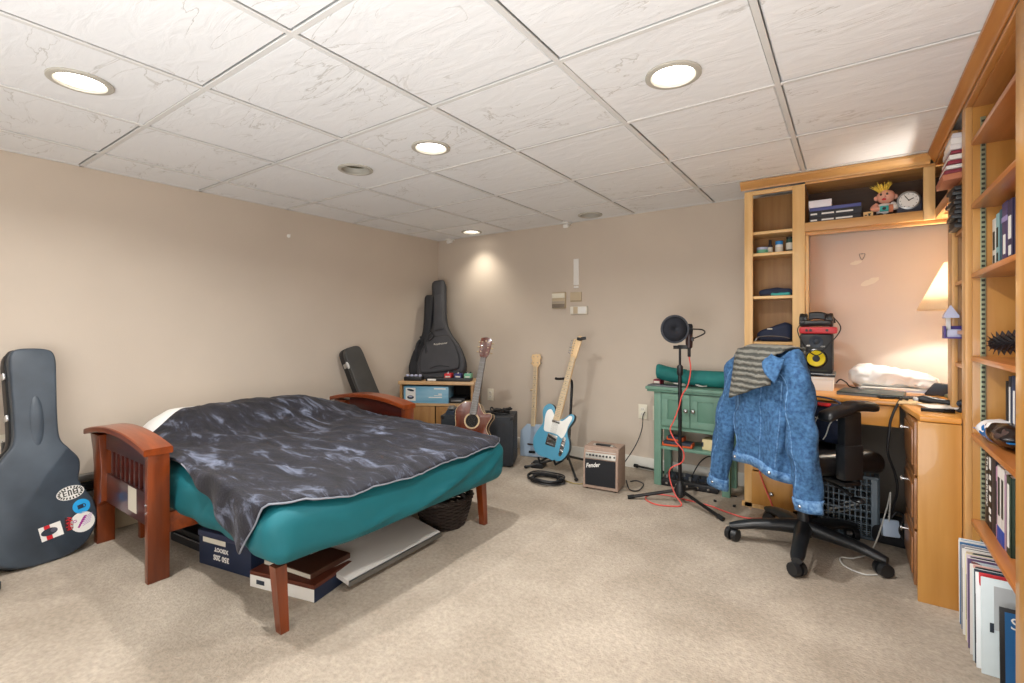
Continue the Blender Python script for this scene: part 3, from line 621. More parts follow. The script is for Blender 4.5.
tag(pl.build('pillow', 'white', smooth=180), 'white pillow peeking out from under the blanket at the back of the futon', 'pillow')
# blanket
def mk_plush():
    m, n, l, b = nodes('slate plush with brushed streaks'); b.inputs['Roughness'].default_value = .75; b.inputs['Sheen Weight'].default_value = .05; b.inputs['Sheen Roughness'].default_value = .4
    tc = n.new('ShaderNodeTexCoord'); mp = n.new('ShaderNodeMapping'); mp.inputs['Scale'].default_value = (1.6, 4.6, 2); mp.inputs['Rotation'].default_value = (0, 0, .5); l.new(tc.outputs['Object'], mp.inputs['Vector'])
    t = n.new('ShaderNodeTexNoise'); t.inputs['Scale'].default_value = 2.6; t.inputs['Detail'].default_value = 9; t.inputs['Roughness'].default_value = .70; t.inputs['Distortion'].default_value = .7; l.new(mp.outputs[0], t.inputs['Vector'])
    r = n.new('ShaderNodeValToRGB'); e = r.color_ramp.elements; e[0].position = .38; e[0].color = lin('#0d0d15'); e[1].position = .70; e[1].color = lin('#757d92'); k = e.new(.54); k.color = lin('#1c1c28')
    l.new(t.outputs['Fac'], r.inputs['Fac']); l.new(r.outputs['Color'], b.inputs['Base Color'])
    bp = n.new('ShaderNodeBump'); bp.inputs['Strength'].default_value = .6; bp.inputs['Distance'].default_value = .02; l.new(t.outputs['Fac'], bp.inputs['Height']); l.new(bp.outputs['Normal'], b.inputs['Normal'])
    return m
M['plush'] = mk_plush(); M['hem'] = mat('pale blanket hem', '#8a8e99', .8)
def btop(x, y):
    sm = lambda a, b_, q: (lambda t_: t_*t_*(3-2*t_))(max(0, min(1, (q-a)/(b_-a))))
    mound = .15*math.exp(-(max(0, x+3.2)/.3)**2)*sm(.98, 1.24, y)*(1-.62*sm(1.9, 2.35, y))
    f = .007*(1-2*abs(NZ.noise(V((x*5+y*3, y*11-x*4, 7)))))+.016*NZ.noise(V((x*2.2+y*1.4, y*4.2-x*1.5, 0)))+.007*NZ.noise(V((x*6, y*9, 4)))+.010*abs(NZ.noise(V((x*1.6+5, y*5.5+x*2.2, 2))))
    for (cx, cy, dx, dy, a, w) in ((-2.2, 1.55, .9, .43, .016, .03), (-2.7, 1.3, .8, .6, .018, .04), (-2.05, 1.15, .95, .3, .016, .028), (-2.75, 2.0, .7, -.7, .015, .04), (-2.4, 1.85, .97, .2, .013, .03)):
        d = (x-cx)*-dy+(y-cy)*dx; s2 = (x-cx)*dx+(y-cy)*dy
        f += a*math.exp(-(d/w)**2)*math.exp(-(s2/.35)**2)
    return .492+mound+f+.02*math.exp(-((x+2.5)/.5)**2)
def blanket_pt(u, v):
    xr_ = -3.30+.10*math.exp(-((v-.15)/.2)**2)
    def sm(a, b_, x): t_ = max(0, min(1, (x-a)/(b_-a))); return t_*t_*(3-2*t_)
    xf = -1.618-.03*math.sin(v*9)*.3
    if v < .30: xf = xf-.23*(1-v/.30)**1.6
    if v > .9: xf -= .07*((v-.9)/.1)**2
    x = xr_+(xf-xr_)*u
    yl = .965-.03*sm(-2.9, -2.6, x)-.245*sm(-2.5, -1.72, x)
    yf = yl+(2.285-yl)*v
    ed = .945-.025*sm(-2.3, -1.7, x); y = yf; dz = 0
    if yf < ed:
        h = ed-yf; y = ed-.030*(1-math.exp(-h/.02))-.010*math.sin(x*30)*min(1, h/.1); dz = -max(0, h-.012)
    elif yf > 2.26: h = yf-2.26; y = 2.26+h*.4; dz = -h*.9
    z = btop(x, max(y, .93))+dz
    e = x+1.70                                   # roll over the front edge
    if e > 0: z -= e*e*4.2
    if yf < ed: x = min(x, -1.68)
    return V((x, y, z))
BL = thing('plush_blanket', 'dark slate plush blanket spread over the teal futon mattress, corner hanging down', 'blanket', (-2.4, 1.6, .49))
MB().grid(blanket_pt, 110, 100).build('blanket_cloth', 'plush', BL, smooth=180, solid=.012)
MB().tube([blanket_pt(1, i/70) for i in range(71)], .0042, 6).build('hem', 'hem', BL, smooth=180)
MB().tube([blanket_pt(.55+.45*i/40, 0) for i in range(41)], .0042, 6).build('hem', 'hem', BL, smooth=180)
# ---- under the futon
t = thing('storage_box', 'navy cardboard box with white printing under the futon', 'box', m=T(-2.41, 1.16, 0) @ R(11))
MB().box(-.18, .18, -.085, .2, 0, .16, .003).build('box_body', 'bluecard', t, local=True); MB().box(-.184, .184, -.089, .204, .135, .163, .003).build('lid', hexmat('#2a3350'), t, local=True)
fm = frame_m((-.02, -.0855, .075), (1, 0, 0), (0, 0, 1), (0, -1, 0))
MB().box(-.13, .03, .035, .058, 0, .001, 0, m=fm).build('printed_label', 'lbl', t, local=True)
text('350 20S', .034, 'paper', t, fm @ T(0, -.025, .0005) @ R(180), bold=.001); text('XEIOOT', .026, 'paper', t, fm @ T(0, .012, .0005) @ R(180), bold=.001)
t = thing('board_game_box', 'flat white game box with a brown lid beside the near futon leg', 'box', m=T(-1.985, 1.22, 0) @ R(14))
MB().box(-.2, .16, -.1, .13, 0, .052, .003).build('box_body', 'paper', t, local=True); MB().box(-.2, .16, -.1, .13, .052, .07, .003).build('lid', 'brownbox', t, local=True); MB().box(.158, .1615, -.1, .13, .0, .055, .001).build('end_label', 'bluecard', t, local=True)
MB().box(-.16, -.115, -.1015, -.0995, .018, .036, 0).build('printed_mark', 'slate', t, local=True)
t = thing('book_stack_top', 'dark brown hardback lying on the white game box', 'book', m=T(-2.0, 1.26, .0705) @ R(8))
MB().box(-.17, .13, -.1, .12, 0, .025, .003).build('cover', hexmat('#4a2a1c'), t, local=True); MB().box(-.166, .126, -.102, .116, .004, .021, .001).build('pages', 'lbl', t, local=True)
t = thing('foam_board', 'large flat grey-white panel lying on edge supports under the futon front', 'panel', m=T(-2.02, 1.60, .075) @ R(10, 'Y') @ R(2))
MB().box(-.36, .26, -.32, .27, 0, .02, .003).build('panel', 'greyboard', t, local=True); MB().box(.255, .264, -.32, .27, -.002, .022, .001).build('edge_strip', 'steel', t, local=True)
o = MB().box(-2.28, -1.9, 1.38, 1.84, 0, .03, .003, m=None); tag(o.build('packing_sheet', 'lightblue'), 'clear grey packing sheet under the flat panel', 'sheet')
# wicker basket
t = thing('wicker_basket', 'round dark brown wicker basket under the far end of the futon', 'basket', (-1.93, 2.065, 0))
b = MB()
for i in range(15):
    z = .008+.0105*i; r = .12+.04*math.sin(i/14*1.4)
    b.tube([(r*(1+.018*math.cos(k*PI*.5+i*PI))*math.cos(2*PI*k/48), r*(1+.018*math.cos(k*PI*.5+i*PI))*math.sin(2*PI*k/48), z+.003*math.sin(k*PI/2+i*PI)) for k in range(49)], .0062, 5)
b.build('woven_wall', 'wicker', t, local=True); MB().lathe([(.118, 0), (.122, .008), (.002, .01)], 30).build('bottom', 'wicker', t, local=True)
b = MB()
for s in (0, 1): b.tube([((.163+.008*math.sin(k*1.2+s*PI))*math.cos(2*PI*k/60), (.163+.008*math.sin(k*1.2+s*PI))*math.sin(2*PI*k/60), .165+.007*math.cos(k*1.2+s*PI)) for k in range(61)], .008, 6)
b.build('rim', 'wicker', t, local=True)
MB().tube([(.15*math.cos(a), .02, .16+.05*math.sin(a)) for a in [PI*k/16 for k in range(17)]], .009, 6).build('handle', 'wicker', t, local=True)
t = thing('flat_case', 'flat black case on the carpet just behind the front futon post', 'case', m=T(-2.78, 1.2, 0) @ R(5))
MB().box(-.2, .17, -.12, .2, 0, .05, .012).build('lower_shell', 'gigd', t, local=True); MB().box(-.2, .17, -.12, .2, .053, .085, .012).build('upper_shell', 'black', t, local=True); MB().tube([(-.15, -.123, .05), (.12, -.123, .05)], .003, 6).build('zipper', 'steel', t, local=True)
# ---------------------------------------------------------------- guitar cases, bags
def smooth_outline(half, n=5):
    """half outline from bottom centre to top centre (x>=0); mirrored and smoothed"""
    pts = half+[(-x, y) for x, y in reversed(half) if x > 1e-6]
    return [(p.x, p.y) for p in cat([(x, y, 0) for x, y in pts], n, True)]
m = axes((-3.155, .61, .004), (-3.462, .625, 1.04), (1, .12, .2))
t = thing('acoustic_guitar_case', 'large worn dark acoustic guitar case with stickers leaning on the left wall', 'guitar case', m=m)
out = smooth_outline([(0, .0), (.1, .012), (.175, .06), (.215, .15), (.205, .25), (.165, .325), (.152, .37), (.16, .42), (.158, .475), (.12, .535), (.088, .59), (.083, .7), (.088, .9), (.09, 1.0), (.077, 1.05), (.045, 1.065), (0, 1.068)])
MB().prism(out, -.055, 0, .012).build('lid', 'case', t, local=True, smooth=50)
MB().prism([(x*1.01, y*1.004-.002) for x, y in out], -.125, -.052, .008).build('bottom_shell', 'casee', t, local=True, smooth=50)
MB().tube([(x*1.012, y*1.004-.002, -.054) for x, y in out+out[:1]], .005, 6).build('valance', 'steel' if 0 else 'casee', t, local=True)
MB().ell((0, .69, -.006), .03, .14, .014, 20, 14).build('neck_ridge', 'case', t, local=True, smooth=180)
for (x, y, a) in ((-.093, .93, 92), (-.089, .72, 90), (-.2, .2, 70), (.03, .0035, 0), (.12, .022, 20)):
    q = MB().box(-.016, .016, -.006, .006, -.075, -.04, .003, m=T(x*1.06, y, 0) @ R(a)).build('latch', 'chrome', t, local=True); MB().cyl((-.008, -.009, -.058), (.008, -.009, -.058), .004, m=T(x*1.06, y, 0) @ R(a)).build('latch_hinge', 'steel', q, local=True)
b = MB().tube(cat([(-.166, .34, -.07), (-.19, .35, -.07), (-.195, .40, -.07), (-.185, .44, -.07), (-.16, .445, -.07)], 5), .009, 8); b.build('handle', 'leather', t, local=True)
def sticker(nm, outl, col, x, y, a=0, z=.0005, lb=None):
    return MB().prism(outl, 0, .0008, 0, T(x, y, z) @ R(a)).build(nm, col, t, local=True, label=lb)
circ = lambda rx, ry, n=28: [(rx*math.cos(2*PI*k/n), ry*math.sin(2*PI*k/n)) for k in range(n)]
s1 = sticker('logo_sticker', circ(.056, .034), 'paper', .112, .305, 8, lb='black and white oval sticker with a dashed border')
b = MB(); mm = T(.112, .305, .0014) @ R(8) @ Matrix.Scale(.85, 4)
for k in range(22):
    a = 2*PI*k/22; b.box(-.006, .006, -.0035, .0035, 0, .0006, 0, m=mm @ T(.055*math.cos(a), .031*math.sin(a), 0) @ R(math.degrees(a)))
b.build('border_mark', 'hole', s1, local=True)
b = MB()
for (x0, x1, y0, y1) in ((-.036, -.03, -.014, .02), (-.03, -.018, .014, .02), (-.03, -.018, .0, .005), (-.03, -.018, -.014, -.009), (-.012, -.006, -.016, .018), (-.006, .004, .012, .018), (.0, .006, -.016, .012), (.012, .018, -.014, .02), (.018, .034, .014, .02), (.018, .034, -.002, .004), (.018, .034, -.014, -.008), (.03, .036, -.014, .02)): b.box(x0, x1, y0, y1, 0, .0006, 0, m=mm)
b.build('maze_mark', 'hole', s1, local=True)
s2 = sticker('round_sticker', circ(.036, .036), hexmat('#1f9fe0'), .152, .228, 10, lb='round bright blue sticker with a padlock mark')
b = MB(); b.box(-.016, .008, -.01, .01, 0, .0006, 0, m=T(.152, .228, .0014) @ R(12)); b.tube([(.008+.009*math.cos(a), .009*math.sin(a), 0) for a in [-1.6+3.2*k/8 for k in range(9)]], .002, 5, m=T(.152, .228, .0014) @ R(12)); b.build('padlock_mark', 'bluecard', s2, local=True)
s3 = sticker('round_sticker', circ(.05, .05), 'paper', .153, .15, 0, lb='round white sticker with purple writing')
b = MB()
for i in range(7): b.box(-.006, .006, -.004, .004, 0, .0006, 0, m=T(.137+i*.0045, .13+i*.0075, .0014) @ R(60+i*22))
for i in range(7): b.box(-.002, .002, -.002, .002, 0, .0006, 0, m=T(.122+.006*math.cos(i), .16+.006*math.sin(i), .0014))
b.build('purple_writing', hexmat('#a32b8f'), s3, local=True)
b = MB()
for i in range(6): b.box(-.018, .018, -.0012, .0012, 0, .0006, 0, m=T(.168+i*.002, .138+i*.008, .0014) @ R(25))
b.build('small_writing', hexmat('#b58fc0'), s3, local=True)
s4 = sticker('square_sticker', [(-.042, -.034), (.042, -.034), (.042, .034), (-.042, .034)], 'paper', .03, .14, 10, lb='white square sticker with a red stripe and a grey helmet-like picture')
mm = T(.03, .14, .0014) @ R(10) @ Matrix.Scale(.85, 4)
MB().box(-.026, 0, -.04, .04, 0, .0006, 0, m=mm).build('red_stripe', 'red', s4, local=True)
MB().prism(circ(.037, .02), 0, .0008, 0, mm @ T(-.008, .002, .0005)).build('grey_figure', 'slate', s4, local=True); MB().prism(circ(.014, .012), 0, .0008, 0, mm @ T(.012, .004, .0012)).build('grey_figure', hexmat('#565664'), s4, local=True)
s5 = sticker('red_sticker', [(-.016, -.03), (-.004, -.036), (.012, -.028), (.017, .0), (.012, .034), (-.002, .026), (-.014, .036), (-.018, .006)], hexmat('#3b1d22'), .1, .155, 4, lb='jagged red and black sticker')
b = MB()
for i in range(9): b.box(-.009, .009, -.002, .002, 0, .0006, 0, m=T(.1+.005*math.sin(i*2.4), .127+i*.007, .0014) @ R(70*math.sin(i*3.1)))
b.build('red_marks', 'red', s5, local=True)
# odds and ends around it
t = thing('plug_adapter', 'black plug adapter in the outlet behind the guitar case', 'plug', (LW+.02, .56, .5))
MB().box(LW+.007, LW+.05, .53, .6, .47, .54, .006).build('body', 'black', t); MB().tube(cat([(LW+.045, .56, .47), (LW+.06, .55, .42), (LW+.05, .53, .3), (LW+.04, .5, .12), (LW+.05, .42, .01)], 6), .005, 6).build('cord', 'cable', t)
t = thing('round_stand_base', 'dark grey round weight lying on the carpet before the guitar case', 'weight', (-3.02, .375, 0))
MB().lathe([(.06, 0), (.07, .006), (.07, .03), (.062, .038), (.02, .04)], 30, cap=(1, 0)).build('disc', 'slate', t, local=True); MB().cyl((0, 0, .03), (0, 0, .055), .012).build('hub', 'steel', t, local=True)
t = thing('folded_keyboard_stand', 'folded silver and black metal stand lying along the wall behind the futon arm', 'stand', (-3.48, .95, 0))
for z, c in ((.30, 'steel'), (.25, 'blackm'), (.2, 'steel')): MB().box(-3.585, -3.545, .72, 1.4, z-.035, z, .004).build('bar', c, t)
for y in (.78, 1.32): MB().box(-3.58, -3.55, y-.015, y+.015, 0, .31, .003).build('upright', 'blackm', t)
t = thing('beige_bin', 'beige plastic bin between the left wall and the futon arm', 'bin', (-3.46, .93, 0))
MB().loft([[V((-3.455+sx*a, 1.0+sy*a, z)) for sx, sy in ((-1, -1), (1, -1), (1, 1), (-1, 1))] for z, a in ((0, .065), (.43, .08))]).build('bin_body', 'tan', t); MB().box(-3.54, -3.37, .915, 1.085, .42, .435, .004).build('rim', 'lbl', t)
# slim black case behind the far arm
m = axes((-3.16, 2.80, .004), (-3.49, 2.57, 1.03), (1, -.05, .2))
t = thing('electric_guitar_case', 'slim black guitar case leaning on the left wall behind the far futon arm', 'guitar case', m=m)
out = [(p.x, p.y) for p in cat([(-.16, .0, 0), (.16, 0, 0), (.17, .1, 0), (.15, .35, 0), (.1, .5, 0), (.09, .8, 0), (.086, .98, 0), (.06, 1.03, 0), (0, 1.04, 0), (-.06, 1.03, 0), (-.086, .98, 0), (-.09, .8, 0), (-.1, .5, 0), (-.15, .35, 0), (-.17, .1, 0)], 5, True)]
MB().prism(out, -.04, 0, .008).build('lid', mat('scuffed black case vinyl', '#3d3c3a', .45, var=.15, vs=6, bump=.1, bs=300), t, local=True, smooth=50)
MB().prism([(x*1.01, y*1.003) for x, y in out], -.1, -.038, .006).build('bottom_shell', 'casee', t, local=True, smooth=50)
for y in (.55, .9): MB().box(-.1, -.09, y-.02, y+.02, -.07, -.02, .002).build('latch', 'chrome', t, local=True)
for a in (0, 1, 2): MB().tube([(-.03+.012*k, .05+.0*k, .001) for k in range(3)], .002, 4).build('scuff', 'chrome', t, local=True) if a == 0 else None
q = MB().prism(circ(.022, .03), 0, .001, 0, m=frame_m((-.0895, .9, -.02), (0, 0, -1), (0, 1, 0), (-1, 0, 0))).build('badge_sticker', 'paper', t, local=True)
# wood cabinet in the corner
AX = Matrix.Rotation(math.radians(27.8), 4, 'Z')
t = thing('corner_cabinet', 'low knotty oak cabinet with an open shelf and two doors in the room corner', 'cabinet', m=T(-3.407, 3.058, 0) @ AX); CAB = W[t.name]
w, dp, h = .69, .33, .64
MB().box(-.012, w+.012, -.012, dp, h-.03, h, .004).build('top', 'cabt', t, local=True)
for x in (0, w-.022): MB().box(x, x+.022, .0, dp, 0, h-.03, .002).build('side_panel', 'cabw', t, local=True)
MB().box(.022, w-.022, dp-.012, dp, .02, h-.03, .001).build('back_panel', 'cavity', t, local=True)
MB().box(.022, w-.022, 0, dp-.012, .415, .437, .002).build('shelf', 'cabt', t, local=True)
MB().box(.022, w-.022, 0.01, dp-.012, .05, .07, .002).build('bottom_board', 'cabw', t, local=True); MB().box(.022, w-.022, .02, .035, 0, .05, .002).build('plinth', 'cabw', t, local=True)
for s in (0, 1):
    x0 = .018+s*.33; d = MB().box(x0, x0+.32, -.018, -.001, .06, .412, .004).box(x0+.035, x0+.285, -.022, -.016, .1, .372, .006).build('door', 'cabw', t, local=True)
    MB().ell((x0+(.28 if s == 0 else .023), -.034, .25), .012, .012, .012).build('knob', 'brass', d, local=True)
def onm(M0, name, lb, c, x, y, z, a=0, group=None): return thing(name, lb, c, m=M0 @ T(x, y, z) @ R(a), group=group)
t = onm(CAB, 'printed_carton', 'light blue printed product box on the shelf of the corner cabinet', 'box', .03, .02, .4375)
MB().box(0, .425, 0, .22, 0, .155, .003).build('box_body', 'bluebox', t, local=True)
fm = frame_m((0, -.0005, 0), (1, 0, 0), (0, 0, 1), (0, -1, 0))
q = MB().box(.02, .115, .02, .14, 0, .0008, 0, m=fm).build('picture_panel', 'paper', t, local=True)
b = MB(); b.prism(circ(.032, .017), 0, .001, 0, fm @ T(.067, .052, .0008)); b.prism(circ(.034, .01), 0, .001, 0, fm @ T(.068, .118, .0008) @ R(-12)); b.build('printed_picture', 'slate', q, local=True); MB().prism(circ(.02, .006), 0, .001, 0, fm @ T(.067, .058, .002)).build('printed_picture', 'lav', q, local=True)
b = MB()
for (x0, x1, y0, y1) in ((.29, .40, .128, .14), (.33, .365, .08, .09), (.24, .365, .05, .058), (.29, .365, .068, .074)): b.box(x0, x1, y0, y1, 0, .0008, 0, m=fm)
b.build('printed_line', 'paper', t, local=True)
t = onm(CAB, 'dark_device', 'small black device with silver marks in the dark end of the cabinet shelf', 'device', .45, .05, .4375)
MB().box(0, .15, 0, .2, 0, .045, .004).build('housing', 'black', t, local=True); MB().box(.02, .12, -.002, 0, .012, .03, .0005).build('silver_plate', 'steel', t, local=True)
t = onm(CAB, 'power_strip_pedal', 'black footswitch with four pale knobs at the left end of the cabinet top', 'pedal', .03, .0, h)
MB().prism([(0, 0), (.13, 0), (.13, .045), (.03, .055), (0, .03)], -.15, .15 if 0 else 0, .006, m=frame_m((0, .0, 0), (0, 1, 0), (0, 0, 1), (1, 0, 0))).build('housing', 'black', t, local=True) if 0 else MB().box(0, .17, .02, .12, 0, .04, .01).build('housing', 'black', t, local=True)
for i in range(4): MB().lathe([(.015, 0), (.016, .01), (.012, .016), (.001, .017)], 14, m=T(.025+i*.04, .06, .04)).build('knob', 'lav', t, local=True)
t = onm(CAB, 'pedalboard', 'long flat black pedalboard with a white name plate on the cabinet top', 'pedalboard', .24, .0, h)
MB().box(0, .42, .015, .14, 0, .03, .006).build('board', 'black', t, local=True); q = MB().box(.02, .1, .0135, .015, .006, .022, .0005).build('name_plate', 'paper', t, local=True)
for i, (x, c, lb) in enumerate(((.17, 'red', 'small red effects pedal on the pedalboard'), (.265, hexmat('#2c2f6b'), 'small dark blue effects pedal between the red and the green one'), (.355, 'green2', 'small light green effects pedal at the right end of the pedalboard'))):
    t = onm(CAB, 'effects_pedal', lb, 'pedal', .24+x, .04, h+.03, group='effects pedals')
    b = MB().box(0, .065, 0, .095, 0, .04, .006); b.build('housing', c, t, local=True)
    for k in (0, 1): MB().lathe([(.009, 0), (.008, .012), (.001, .013)], 12, m=T(.017+k*.031, .07, .04)).build('knob', 'black', t, local=True)
    MB().cyl((.032, .02, .04), (.032, .02, .052), .008).build('footswitch', 'chrome', t, local=True); MB().box(.01, .055, -.001, .0, .006, .018, 0).build('label_plate', 'lbl', t, local=True); MB().cyl((-.01, .06, .02), (0, .06, .02), .006).build('jack', 'chrome', t, local=True)
# gig bags
def gigbag(label, p0, p1, face, s, ma, pocket=True, wk=1):
    m = axes(p0, p1, face); t = thing('gig_bag', label, 'gig bag', m=m, group='gig bags in the corner')
    o = smooth_outline([(0, 0), (.12, .004), (.165, .05), (.178, .14), (.16, .25), (.13, .36), (.105, .45), (.085, .56), (.078, .7), (.08, .9), (.083, 1.0), (.06, 1.04), (0, 1.045)])
    kx = lambda y: wk*(1.36-.56*max(0, min(1, (y-.33)/.25)))
    o = [(x*s*kx(y), y*s) for x, y in o]
    MB().prism(o, -.12*s, 0, .03*s, seg=4).build('bag_body', ma, t, local=True, smooth=60)
    MB().tube([(x*.995, y*.998+.001, -.03) for x, y in o+o[:1]], .006, 6).build('zip_piping', 'gigd', t, local=True)
    if pocket:
        po = smooth_outline([(0, .07), (.11, .075), (.14, .1), (.143, .2), (.115, .33), (.085, .42), (0, .43)]); po = [(x*s*kx(y), y*s) for x, y in po]
        q = MB().prism(po, -.002, .03, .02, seg=4).build('front_pocket', ma, t, local=True, smooth=60)
        MB().tube([(x*.97, y*.99+.002, .022) for x, y in po+po[:1]], .004, 6).build('pocket_zip', 'gigd', q, local=True)
        MB().tube(cat([(-.09, .11, .034), (.0, .125, .04), (.1, .105, .034)], 5), .004, 5).build('crease', 'gigd', q, local=True)
        MB().prism(smooth_outline([(0, .5), (.05, .505), (.045, .62), (.042, .85), (0, .87)]), -.002, .012, .008).build('neck_pocket', ma, t, local=True, smooth=60)
        text('Roadrunner', .028, 'lbl', t, T(.02, .345, .0305), ext=.0006)
    q_ = s*wk*.88
    MB().tube(cat([(x*q_, y*s, z) for x, y, z in ((-.08, .48, .0), (-.12, .44, .03), (-.15, .36, .035), (-.14, .28, .03), (-.16, .2, -.0))], 6), .010, 8, flat=.5).build('shoulder_strap', 'gigd', t, local=True)
    MB().tube(cat([(x*q_, y*s, z) for x, y, z in ((-.085, .5, -.02), (-.10, .5, .02), (-.06, .46, .045), (-.05, .42, .045), (-.10, .39, .035), (-.13, .42, 0))], 6), .010, 8, flat=.6).build('carry_handle', 'gigd', t, local=True)
    return t
gigbag('front charcoal gig bag with a white name patch standing on the corner cabinet', CAB @ V((.34, .165, h+.002)), (-3.47, 3.62, 1.69), (.45, -.9, .2), 1.0, 'gig')
gigbag('darker gig bag half hidden behind the front one in the corner', CAB @ V((.15, .265, h+.002)), (-3.47, 3.50, 1.45), (.5, -.86, .2), .80, 'gigd', False, .85)
# ---------------------------------------------------------------- black speaker cabinet
t = thing('guitar_speaker_cabinet', 'dark vinyl guitar speaker cabinet behind the wooden acoustic guitar', 'speaker cabinet', m=T(-2.76, 2.92, 0) @ AX); SPC = W[t.name]
MB().box(0, .6, 0, .3, .012, .41, .008).build('shell', 'tolex', t, local=True); MB().box(.02, .58, -.004, .002, .03, .39, .003).build('grille_cloth', 'tolex', t, local=True)
for x in (.04, .56):
    for y in (.04, .26): MB().cyl((x, y, 0), (x, y, .014), .018).build('foot', 'rubber', t, local=True)
for x in (.012, .588):
    for z in (.026, .397): MB().box(x-.014, x+.014, -.006, .03, z-.014, z+.014, .006).build('corner_guard', 'black', t, local=True)
t = onm(SPC, 'guitar_pedal', 'grey metal pedal at the left end of the speaker cabinet top', 'pedal', .03, .04, .41)
MB().prism([(0, 0), (.12, 0), (.12, .05), (0, .025)], -.07, 0, .004, m=frame_m((0, 0, 0), (0, 1, 0), (0, 0, 1), (1, 0, 0)) @ T(0, 0, .07)).build('housing', 'slate', t, local=True); MB().box(.01, .06, .02, .1, .03, .052, .006, m=R(8, 'X')).build('treadle', 'steel', t, local=True)
for i in range(4):
    pts = [(.36+.2*random.random(), .06+.18*random.random(), .416+.035*random.random()) for k in range(9)]
    tag(MB().tube([SPC @ p for p in cat(pts, 6)], .006, 6).build('coiled_cable', 'cable'), 'black cable heaped on top of the speaker cabinet', 'cable', 'cables on the speaker cabinet')
t = onm(SPC, 'wall_charger', 'small black charger among the cables on the speaker cabinet', 'charger', .42, .12, .411, 20)
MB().box(0, .07, 0, .05, 0, .04, .006).build('body', 'black', t, local=True); MB().cyl((.07, .025, .02), (.085, .025, .02), .006).build('strain_relief', 'black', t, local=True)

# ---------------------------------------------------------------- guitars
def strings(t, x0, x1, y0, y1, n, z0, z1, k=.8, nm='string'):
    for i in range(n):
        f = (i/(n-1)-.5)*2
        MB().tube([(f*x0, y0, z0), (f*x1, y1, z1)], .0006, 4).build(nm, 'steel', t, local=True)
def tuners(t, ys, xs, z, m='chrome'):
    for x, y in [(a, b_) for b_ in ys for a in xs]:
        q = MB().cyl((x*.6, y, z), (x*.6, y, z+.014), .004, n=10).build('tuning_peg', m, t, local=True)
        s = 1 if x > 0 else -1
        MB().tube([(x*.7, y, z-.012), (x*1.05, y, z-.012)], .0025, 6).ell((x*1.05+s*.012, y, z-.012), .011, .006, .009, 10, 6).build('peg_button', m, q, local=True)
# acoustic
ac0, ac1 = V((-2.405, 2.80, .098)), V((-2.40, 3.075, 1.055))
m = axes(ac0, ac1, (.40, -.9, 0)); L = (ac1-ac0).length
t = thing('acoustic_guitar', 'red-brown acoustic guitar with cream binding leaning on the speaker cabinet', 'guitar', m=m)
body = [(p.x, p.y) for p in cat([(0, 0, 0), (.1, .006, 0), (.17, .05, 0), (.195, .13, 0), (.17, .21, 0), (.128, .268, 0), (.122, .30, 0), (.137, .345, 0), (.15, .375, 0), (.142, .398, 0), (.118, .402, 0), (.09, .392, 0), (.06, .42, 0), (.03, .462, 0), (-.03, .47, 0), (-.09, .46, 0), (-.135, .41, 0), (-.143, .36, 0), (-.125, .29, 0), (-.128, .262, 0), (-.17, .21, 0), (-.195, .13, 0), (-.17, .05, 0), (-.1, .006, 0)], 5, True)]
MB().prism(body, -.1, 0, .004).build('body', 'mahog', t, local=True, smooth=45)
for z in (-.001, -.099): MB().tube([(x, y, z) for x, y in body+body[:1]], .0024, 6).build('binding', 'cream', t, local=True)
SH_ = .325
q = MB().lathe([(.05, 0), (.062, 0), (.062, .0012), (.05, .0012), (.05, 0)], 36, m=T(0, SH_, .0002), cap=(0, 0)).build('rosette', 'cream', t, local=True)
MB().lathe([(.001, .0008), (.05, .0008)], 36, m=T(0, SH_, 0), cap=(0, 0)).build('sound_hole', 'cavity', t, local=True)
MB().prism([(-.075, .12), (.075, .12), (.07, .145), (-.07, .145)], 0, .008, .003).build('bridge', 'rosew', t, local=True)
MB().prism([(-.027, .375), (.027, .375), (.022, L-.17), (-.022, L-.17)], -.012, .008, .003).build('neck', 'rosew', t, local=True)
b = MB(); b.prism([(-.027, .372), (.027, .372), (.0225, L-.17), (-.0225, L-.17)], .008, .012, .001); fb = b.build('fretboard', 'fret', t, local=True)
b = MB()
for i in range(18):
    y = L-.17-(L-.17-.14)*(1-2**(-(i+1)/12)); b.box(-.024, .024, y-.001, y+.001, .012, .0132, 0)
b.build('fret', 'steel', fb, local=True)
MB().prism([(-.022, L-.175), (.022, L-.175), (.04, L-.135), (.047, L-.04), (.044, L-.012), (.02, L-.004), (0, L), (-.02, L-.004), (-.044, L-.012), (-.047, L-.04), (-.04, L-.135)], -.014, .004, .002).build('headstock', 'mahog', t, local=True)
tuners(t, (L-.125, L-.085, L-.045), (-.042, .042), .003, 'cream'); strings(t, .026, .019, .135, L-.16, 6, .012, .016)
text('o', .03, 'cream', t, T(0, L-.03, .0045))
t = thing('guitar_floor_stand', 'low black guitar stand holding the acoustic guitar', 'guitar stand', (-2.405, 2.86, 0))
for s in (-1, 1):
    MB().tube(cat([(-2.405+s*.13, 2.72, .012), (-2.405+s*.11, 2.82, .07), (-2.405+s*.06, 2.93, .16), (-2.405+s*.04, 2.96, .2)], 4), .009, 8).build('side_leg', 'blackm', t); MB().tube([(-2.405+s*.1, 2.92, .09), (-2.405+s*.1, 2.80, .085), (-2.405+s*.1, 2.775, .11)], .008, 8).build('cradle_arm', 'rubber', t)
MB().tube([(-2.405, 2.96, .19), (-2.405, 3.0, .012)], .009, 8).build('rear_leg', 'blackm', t); MB().tube([(-2.50, 2.9, .1), (-2.31, 2.9, .1)], .008, 8).build('cross_bar', 'blackm', t)
